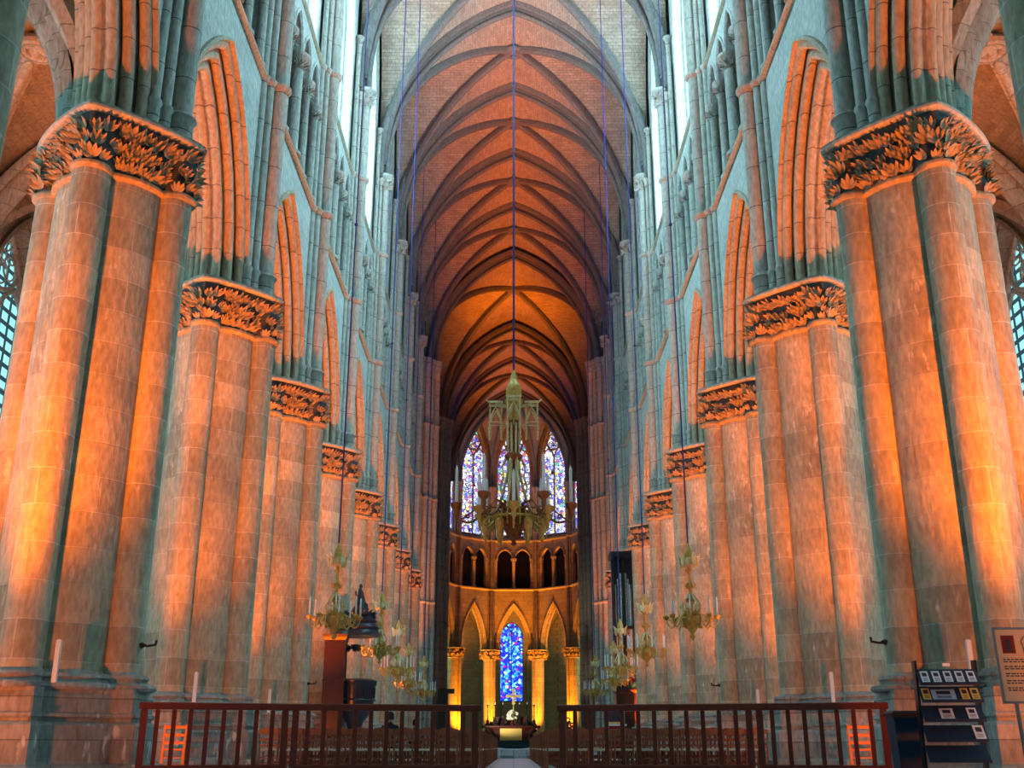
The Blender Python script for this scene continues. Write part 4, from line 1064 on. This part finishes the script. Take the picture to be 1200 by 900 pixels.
for i, x in enumerate((-1.85, -1.3, -.75, .45, 1.0, 1.5)):
    o = cs if i == 0 else copy_tree(cs); o.location = (x-.03, AYc-.1 if i in (0, 5) else AYc-.3, 1.96); o.scale = (1, 1, .98)
    tag(o, 'tall dark altar candlestick, '+('leftmost of six', 'second of six from the left', 'close left of the white flowers', 'close right of the white flowers', 'second of six from the right', 'rightmost of six')[i], 'candlestick', 'six altar candlesticks', 'thing')
r = empty('altar_cross', (-.02, AYc+.5, 2.26)); tag(r, 'golden cross with flared arms standing behind the white flowers', 'cross', None, 'thing')
m = MB(); m.lathe([(.16, 0), (.06, .1), (.04, .2), (.035, 1.3)], 8); m.build('shaft', M['gold'], r)
m = MB()
for k in range(4):
    a = k*pi/2; ca, sa = cos(a), sin(a)
    for q in (-.03, .03):
        m.poly([(ca*u-sa*w, q, 1.75+sa*u+ca*w) for u, w in ((.1, -.05), (.4, -.1), (.52, -.16), (.56, 0), (.52, .16), (.4, .1), (.1, .05))])
    pts = [(.1, -.05), (.4, -.1), (.52, -.16), (.56, 0), (.52, .16), (.4, .1), (.1, .05)]
    m.quadgrid([[(ca*u-sa*w, q, 1.75+sa*u+ca*w) for u, w in pts] for q in (-.03, .03)])
m.tube([(.2*cos(2*pi*k/20), 0, 1.75+.2*sin(2*pi*k/20)) for k in range(21)], .05, 6, cap=False); m.lathe([(0, -.1), (.12, -.06), (.12, .06), (0, .1)], 10, (0, 0, 1.75))
m.bar((0, 0, 1.25), (0, 0, 1.6), .05, .05); m.build('cross_head', M['gold'], r, sharp=40)
r = empty('flower_bouquet', (-.1, AYc-.3, 1.96)); tag(r, 'round bouquet of white flowers at the middle of the altar', 'flowers', None, 'thing')
rr = random.Random(9); m = MB()
for k in range(40):
    a = rr.uniform(0, 2*pi); b_ = rr.uniform(0, pi/2*1.3); c = Vector((.38*sin(b_)*cos(a), .3*sin(b_)*sin(a), .62+.38*cos(b_)))
    for q in range(6): 
        an = 2*pi*q/6; m.poly([c, c+Vector((.08*cos(an), -.03, .08*sin(an))), c+Vector((.1*cos(an+.5), -.05, .1*sin(an+.5))), c+Vector((.08*cos(an+1), -.03, .08*sin(an+1)))])
m.build('blossom', M['whiteflower'], r, smooth=False)
m = MB(); m.lathe([(.12, 0), (.18, .12), (.1, .3), (.15, .4)], 10); m.build('vase', M['redwood'], r)
# rope across the aisle on two stanchions
r = empty('rope_barrier', (0, 50.7, 0)); tag(r, 'thin white rope slung across the end of the aisle', 'rope', None, 'thing')
m = MB(); m.tube([(.8*t, 0, .47-.07*(1-t*t)) for t in [k/8-1 for k in range(17)]], .018, 6); m.build('rope', M['candle'], r)
for sx in (-1, 1): m = MB(); m.lathe([(.14, 0), (.14, .03), (.02, .05), (.02, .5), (.035, .54), (0, .57)], 10, (sx*.8, 0, 0)); m.build('post', M['black'], r)
# dark loudspeaker column on the left
r = empty('loudspeaker_column', (-4.25, 69.5, .39)); tag(r, 'black column with a horizontal box on top at the left of the choir', 'loudspeaker', None, 'thing')
m = MB(); m.box(-.55, -.2, 0, .1, .25, 3.3); m.box(-.45, -.26, .2, .0, -.2, 3.1); m.build('column', M['black'], r, smooth=False)
m = MB(); m.box(-.55, -.22, 3.3, .5, .22, 3.6); m.box(-.5, -.26, 3.34, .45, -.22, 3.56); m.build('top_box', M['black'], r, smooth=False)
# gilt framed picture and table at the right
r = empty('framed_picture', (5.1, 55.8, 1.6)); tag(r, 'small gilt framed picture on the table beneath the organ', 'picture', None, 'thing')
m = MB()
for x0, z0, x1, z1 in ((-.5, 0, .5, .1), (-.5, .68, .5, .78), (-.5, 0, -.4, .78), (.4, 0, .5, .78)): m.box(x0, -.04, z0, x1, .02, z1)
m.build('frame', M['gold'], r, smooth=False); m = MB(); m.box(-.42, -.01, .08, .42, .01, .7); m.build('canvas', M['navy'], r, smooth=False)
m = MB(); m.box(-.55, -.35, 1.5, .55, .35, 1.6); 
r = empty('side_table', (5.1, 55.7, 0)); m.build('top', M['candle'], r, smooth=False); m = MB(); m.box(-.52, -.32, 0, .52, .32, 1.5); m.build('cloth', M['cloth_red'], r, smooth=False); tag(r, 'high table with white top and red cloth under the gilt picture', 'table', None, 'thing')
# red flower bush right of the altar
r = empty('flower_bouquet', (3.05, 62.0, .39)); tag(r, 'big dark bush of red flowers in front of the brightest apse column', 'flowers', None, 'thing')
m = MB(); g_ = MB()
for k in range(110):
    a = rr.uniform(0, 2*pi); b_ = rr.uniform(0, 1); c = Vector((.5*b_*cos(a), .4*b_*sin(a), .55+rr.uniform(0, 1.15)*(1-.4*b_)))
    (m if k % 2 else g_).lathe([(0, -.05), (.075, 0), (.05, .06), (0, .04)], 6, tuple(c))
m.build('blossom', M['redflower'], r); g_.build('foliage', M['green'], r); m = MB(); m.lathe([(.25, 0), (.3, .3), (.22, .55), (.3, .6)], 12); m.build('vase', M['black'], r)

# ------------------------------------------------------------------ literature rack, bin, notice, small fittings
r = empty('leaflet_rack', (5.77, 14.6, 0), -.12); tag(r, 'tall black leaflet rack with sloping shelves before the right front pillar', 'rack', None, 'thing')
W_ = .385
for sx in (-1, 1):
    m = MB(); m.bar((sx*W_, .1, 0), (sx*W_, .02, 1.6), .03, .16, (0, 1, 0)); m.build('side_post', M['black'], r, smooth=False)
m = MB(); m.box(-W_-.05, -.15, 0, W_+.05, .25, .04); m.build('base', M['black'], r, smooth=False)
SHV = [1.36, 1.14, .9, .65, .4]
def shelf_pt(x, z, q): return (x, -.18+.16*q, z-.08+.19*q)     # q 0 front edge .. 1 back edge
for z in SHV:
    m = MB(); a = [shelf_pt(-W_, z, 0), shelf_pt(W_, z, 0), shelf_pt(W_, z, 1), shelf_pt(-W_, z, 1)]
    m.obox([*[(x, y, zz) for x, y, zz in a], *[(x, y-.008, zz+.012) for x, y, zz in a]]); m.box(-W_, -.2, z-.09, W_, -.175, z-.05); m.build('shelf', M['navy'], r, smooth=False)
def leaflet(x, z, w, h, mat, label, ink=True, cat='leaflet'):
    o = empty('leaflet', r.matrix_basis @ Vector((0, 0, 0)) if False else (0, 0, 0)); 
    m = MB(); t0, t1 = .08, .08+h/.25
    def q(u, t, off): x_, y_, z_ = shelf_pt(x+u, z, t); return (x_, y_-.012-off*.8, z_+.014+off*.6)
    m.obox([q(-w/2, t0, 0), q(w/2, t0, 0), q(w/2, t1, 0), q(-w/2, t1, 0), q(-w/2, t0, .006), q(w/2, t0, .006), q(w/2, t1, .006), q(-w/2, t1, .006)])
    m.build('sheet', M[mat], o, smooth=False)
    if ink:
        m = MB(); 
        m.poly([q(-w*.3, t0+(t1-t0)*.5, .008), q(w*.3, t0+(t1-t0)*.5, .008), q(w*.3, t0+(t1-t0)*.85, .008), q(-w*.3, t0+(t1-t0)*.85, .008)])
        for k in range(3): tt = t0+(t1-t0)*(.12+.1*k); m.poly([q(-w*.32, tt, .008), q(w*.3, tt, .008), q(w*.3, tt+.03, .008), q(-w*.32, tt+.03, .008)])
        m.build('print', M['ink' if mat != 'lblue' else 'navy'], o, smooth=False)
    o.location = r.location; o.rotation_euler = r.rotation_euler
    tag(o, label, cat, 'leaflets on the rack', 'thing')
for k, wh in enumerate(('far left', 'second from the left', 'middle one', 'second from the right', 'far right')):
    leaflet(-.3+.148*k, SHV[0], .1, .19, 'paper', f'white leaflet on the top shelf of the rack, {wh}')
leaflet(-.31, SHV[1], .1, .19, 'yellow', 'yellow leaflet at the left of the second rack shelf'); leaflet(-.09, SHV[1], .3, .17, 'lblue', 'wide pale blue card in the middle of the second rack shelf')
leaflet(.18, SHV[1], .1, .19, 'yellow', 'yellow leaflet right of the pale blue card on the rack'); leaflet(.31, SHV[1], .1, .19, 'yellow', 'yellow leaflet at the right end of the second rack shelf')
leaflet(-.08, SHV[2], .17, .17, 'paper', 'white square leaflet with dark emblem on the third rack shelf'); leaflet(.24, SHV[2], .12, .18, 'paper', 'narrow white leaflet with two dark pictures on the third rack shelf')
leaflet(.3, SHV[3], .13, .22, 'paper', 'single pale leaflet on the fourth rack shelf')
m = MB(); m.box(-.05, -.06, 1.52, .05, -.05, 1.56); o = m.build('label_card', M['paper'], smooth=False); o.location = r.location; tag(o, 'tiny white card clipped to the top edge of the rack', 'card', None, 'thing')
r = empty('litter_bin', (5.38, 15.25, 0)); tag(r, 'dark blue black tapered bin left of the leaflet rack', 'bin', None, 'thing')
m = MB(); m.rings([[(x*s, y*s, z) for x, y in ((-.2, -.17), (.2, -.17), (.2, .17), (-.2, .17))] for z, s in ((0, .8), (.9, 1.0))]); m.build('body', M['navy'], r, smooth=False)
m = MB(); m.rings([[(x*s, y*s, z) for x, y in ((-.2, -.17), (.2, -.17), (.2, .17), (-.2, .17))] for z, s in ((.9, 1.12), (.94, 1.12), (.97, 1.0))]); m.build('lid', M['black'], r, smooth=False)
r = empty('notice_panel', (6.32, 13.5, 0), -.05); tag(r, 'tan printed notice on a grey metal post at the right edge', 'notice', None, 'thing')
def npnt(x, z, off=0): return (x, -.02-off+(z-1.0)*.05, z)
m = MB(); X0, X1 = -.3, .38
m.obox([npnt(X0-.03, 1.0), npnt(X1+.03, 1.0), npnt(X1+.03, 1.92), npnt(X0-.03, 1.92), npnt(X0-.03, 1.0, .03), npnt(X1+.03, 1.0, .03), npnt(X1+.03, 1.92, .03), npnt(X0-.03, 1.92, .03)]); m.build('frame', M['steel'], r, smooth=False)
m = MB(); m.poly([npnt(X0, 1.03, .032), npnt(X1, 1.03, .032), npnt(X1, 1.89, .032), npnt(X0, 1.89, .032)]); m.build('sheet', M['tan'], r, smooth=False)
m = MB(); m.poly([npnt(-.24, 1.6, .034), npnt(-.08, 1.6, .034), npnt(-.08, 1.82, .034), npnt(-.24, 1.82, .034)]); ph = m.build('picture', M['cloth_red'], r, smooth=False)
m = MB(); m.poly([npnt(-.19, 1.62, .036), npnt(-.13, 1.62, .036), npnt(-.13, 1.74, .036), npnt(-.16, 1.79, .036), npnt(-.19, 1.74, .036)]); m.build('figure', M['ink'], ph, smooth=False)
m = MB(); m.tube([npnt(x, z, .036) for x, z in ((.02, 1.6), (.02, 1.68), (.0, 1.74), (.04, 1.8), (.09, 1.8), (.12, 1.74), (.1, 1.68), (.1, 1.6), (.02, 1.6))], .004, 4); m.build('outline', M['ink'], r)
m = MB(); rt_ = random.Random(3)
for k in range(5):
    for l in range(2):
        x = X0+.05; z = 1.52-k*.085-l*.028; end = X1-.05 if l == 0 else X1-.3
        while x < end:
            w = rt_.uniform(.02, .06); m.poly([npnt(x, z, .034), npnt(x+w, z, .034), npnt(x+w, z+.014, .034), npnt(x, z+.014, .034)]); x += w+.012
m.build('print_lines', M['ink'], r, smooth=False)
m = MB(); m.bar((-.12, .02, 0), (-.16, .0, 1.05), .05, .03); m.box(-.4, -.2, 0, .3, .25, .03); m.build('post', M['steel'], r, smooth=False)
# upright strips and hooks on the pillars
for sx, sd in ((-1, 'left'), (1, 'right')):
    for n in (1, 2, 3):
        m = MB(); x, y = sx*(PX-.62), PY(n)-1.27; z = 1.5
        m.rings([[(x-.035+o, y-.03+o, zz), (x+.035-o, y-.03+o, zz), (x+.035-o, y+.03-o, zz), (x-.035+o, y+.03-o, zz)] for zz, o in ((z-.1, 0), (z+.5, 0), (z+.52, .01))])
        o = m.build('upright_strip', M['tube_w'], smooth=False); tag(o, f'narrow white upright strip at the foot of the {ORD[n-1]} {sd} pillar', 'light strip', 'white strips at the pillar feet', 'thing')
def hook(x, y, z, s, label):
    m = MB(); m.tube([(x, y, z), (x+s*.12, y-.04, z-.02), (x+s*.24, y-.05, z), (x+s*.25, y-.05, z+.07)], .022, 6); m.lathe([(0, -.06), (.06, -.03), (.07, .02), (0, .05)], 8, (x, y, z))
    tag(m.build('wall_hook', M['black']), label, 'hook', None, 'thing')
hook(-5.98, PY(1)-.02, 2.05, 1, 'dark iron hook on the side of the left front pillar'); hook(5.98, PY(1)-.02, 2.1, -1, 'dark iron hook on the side of the right front pillar')
hook(-5.98, PY(3), 2.25, 1, 'dark iron hook low on the third left pillar'); hook(5.98, PY(3), 2.2, -1, 'dark iron hook low on the third right pillar')

# ------------------------------------------------------------------ two seated visitors
def skin_body(name, verts, edges, radii, mat, parent, sub=2):
    me = bpy.data.meshes.new(name); me.from_pydata(verts, edges, []); o = bpy.data.objects.new(name, me); COL.objects.link(o); o.parent = parent
    sk = o.modifiers.new('skin', 'SKIN'); sk.use_smooth_shade = True
    for v, r_ in zip(me.skin_vertices[0].data, radii): v.radius = r_ if isinstance(r_, tuple) else (r_, r_)
    me.skin_vertices[0].data[0].use_root = True
    s = o.modifiers.new('sub', 'SUBSURF'); s.levels = s.render_levels = sub; me.materials.append(mat); return o
def seated(x, y, label, coat):
    r = empty('person', (x, y, 0)); tag(r, label, 'person', None, 'thing')
    v = [(0, -.02, .52), (0, -.04, .75), (0, -.02, 1.0), (0, 0, 1.08), (0, .02, 1.16)]
    e = [(0, 1), (1, 2), (2, 3), (3, 4)]; rd = [(.15, .12), (.14, .11), (.17, .11), (.07, .07), (.055, .055)]
    for s in (-1, 1):
        b = len(v); v += [(s*.19, -.02, 1.01), (s*.25, .02, .8), (s*.2, .2, .64), (s*.12, .32, .62)]; e += [(2, b), (b, b+1), (b+1, b+2), (b+2, b+3)]; rd += [.065, .05, .042, .03]
        b = len(v); v += [(s*.1, .02, .5), (s*.12, .42, .5), (s*.12, .44, .1), (s*.12, .56, .05)]; e += [(0, b), (b, b+1), (b+1, b+2), (b+2, b+3)]; rd += [.09, .065, .045, .035]
    skin_body('body', v, e, rd, coat, r)
    m = MB(); m.lathe([(0, -.12), (.05, -.115), (.075, -.06), (.08, 0), (.075, .06), (.05, .105), (0, .12)], 14, (0, .04, 1.28))
    m.tube([(0, .115, 1.28), (0, .14, 1.26), (0, .115, 1.25)], [.01, .016, .01], 6)
    for s in (-1, 1): m.lathe([(0, -.03), (.015, 0), (0, .03)], 6, (s*.08, .03, 1.28))
    m.build('head', M['skin'], r)
    m = MB(); m.lathe([(.088, -.08), (.098, -.02), (.094, .06), (.06, .12), (0, .138)], 14, (0, .02, 1.29)); m.build('hair', M['hair'], r)
seated(-3.37, 30.3, 'person in dark clothes seated left of the aisle, seen from behind', M['cloth_dark'])
seated(-3.4, 38.3, 'smaller dark haired person seated farther away left of the aisle', M['cloth_dark'])
# ------------------------------------------------------------------ light
def area(name, loc, rot, size, power, color):
    l = bpy.data.lights.new(name, 'AREA'); l.shape = 'RECTANGLE'; l.size, l.size_y = size; l.energy = power; l.color = color
    o = bpy.data.objects.new(name, l); COL.objects.link(o); o.location = loc; o.rotation_euler = rot; return o
def spot(name, loc, target, power, color, angle=60, blend=.6, r=.12):
    l = bpy.data.lights.new(name, 'SPOT'); l.energy = power; l.color = color; l.spot_size = radians(angle); l.spot_blend = blend; l.shadow_soft_size = r
    o = bpy.data.objects.new(name, l); COL.objects.link(o); o.location = loc
    d = Vector(target)-Vector(loc); o.rotation_euler = d.to_track_quat('-Z', 'Y').to_euler(); return o
OR = (1., .18, .0)
for sx in (-1, 1):
    for n in range(1, 9):
        y = PY(n)
        # warm floodlights on the floor between the pillars, each aimed up at the west face of the next one
        pw = (9000, 12500, 10500, 9000, 8500, 7000, 4500, 3000)[n-1]; lx = 7.9 if n == 1 else 6.9; ly = y-(5.0 if n == 1 else 5.5)
        spot('flood_lamp', (sx*lx, ly, .25), (sx*7.35, y-.6, 9.6), pw, OR, 66, 1.)
        spot('flood_lamp', (sx*lx, ly, .25), (sx*7.35, y-1., 3.), pw*.06, OR, 110, 1.)
        # uplights grazing the wall below the arches and string courses
        spot('arch_uplight', (sx*6.35, y+1.4, .3), (sx*7.3, y+B*.72, 14.5), 9000, OR, 44, .7)
        spot('arch_uplight', (sx*8.6, y+1.6, .3), (sx*7.6, y+B*.75, 14.), 1600, OR, 36, .7)
for n in range(4, 9):
    for sx in (-1, 1):
        spot('vault_uplight', (sx*1.5, PY(n)+3.6, 1.1), (sx*1.3, PY(n)+4.2, 36.9), 6500 if n > 4 else 1500, OR, 19, .9)
for y in (82, 87, 95, 104):
    for sx in (-1, 1): spot('vault_uplight', (sx*2.4, y-2, 1.4), (sx*1.6, y, 36.9), 24000, OR, 22, .9)
for x, y in ((-5.4, 111.3), (5.4, 111.3), (-2.2, 113.6), (2.2, 113.6)):
    spot('apse_lamp', (x*.9, y-.6, .4), (x*1.05, y+3., 9), 11000, (1, .27, .01), 62, .8)
spot('altar_fill_spot', (-3.2, 76, 1.6), (-.1, 79.8, 3.2), 1300, (1, .85, .6), 50, .6)  # added spot brightening the altar flowers and cross, no fitting there
spot('apse_uplight', (0, 103, 2.5), (0, 116, 23), 2200, (1, .15, 0), 60, .8)
w = bpy.data.worlds.new('World'); sc.world = w; w.use_nodes = True
w.node_tree.nodes['Background'].inputs[0].default_value = (.3, .5, .7, 1); w.node_tree.nodes['Background'].inputs[1].default_value = .02

# ------------------------------------------------------------------ camera
cam = bpy.data.cameras.new('camera'); co = bpy.data.objects.new('camera', cam); COL.objects.link(co)
co.location = (0, 0, .5); co.rotation_euler = (pi/2+.3313, 0, 0)
cam.sensor_width = 36; cam.lens = 36*1237/1200; cam.shift_x = -2/1200; cam.clip_end = 400
sc.camera = co
sc.view_settings.view_transform = 'Standard'; sc.view_settings.look = 'None'; sc.view_settings.gamma = 1; sc.view_settings.use_curve_mapping = False
sc.view_settings.exposure = .3
cy = sc.cycles
cy.max_bounces = 4; cy.diffuse_bounces = 2; cy.glossy_bounces = 2; cy.transmission_bounces = 1; cy.use_denoising = True
cy.caustics_reflective = False; cy.caustics_refractive = False; cy.sample_clamp_indirect = 6; cy.use_light_tree = True
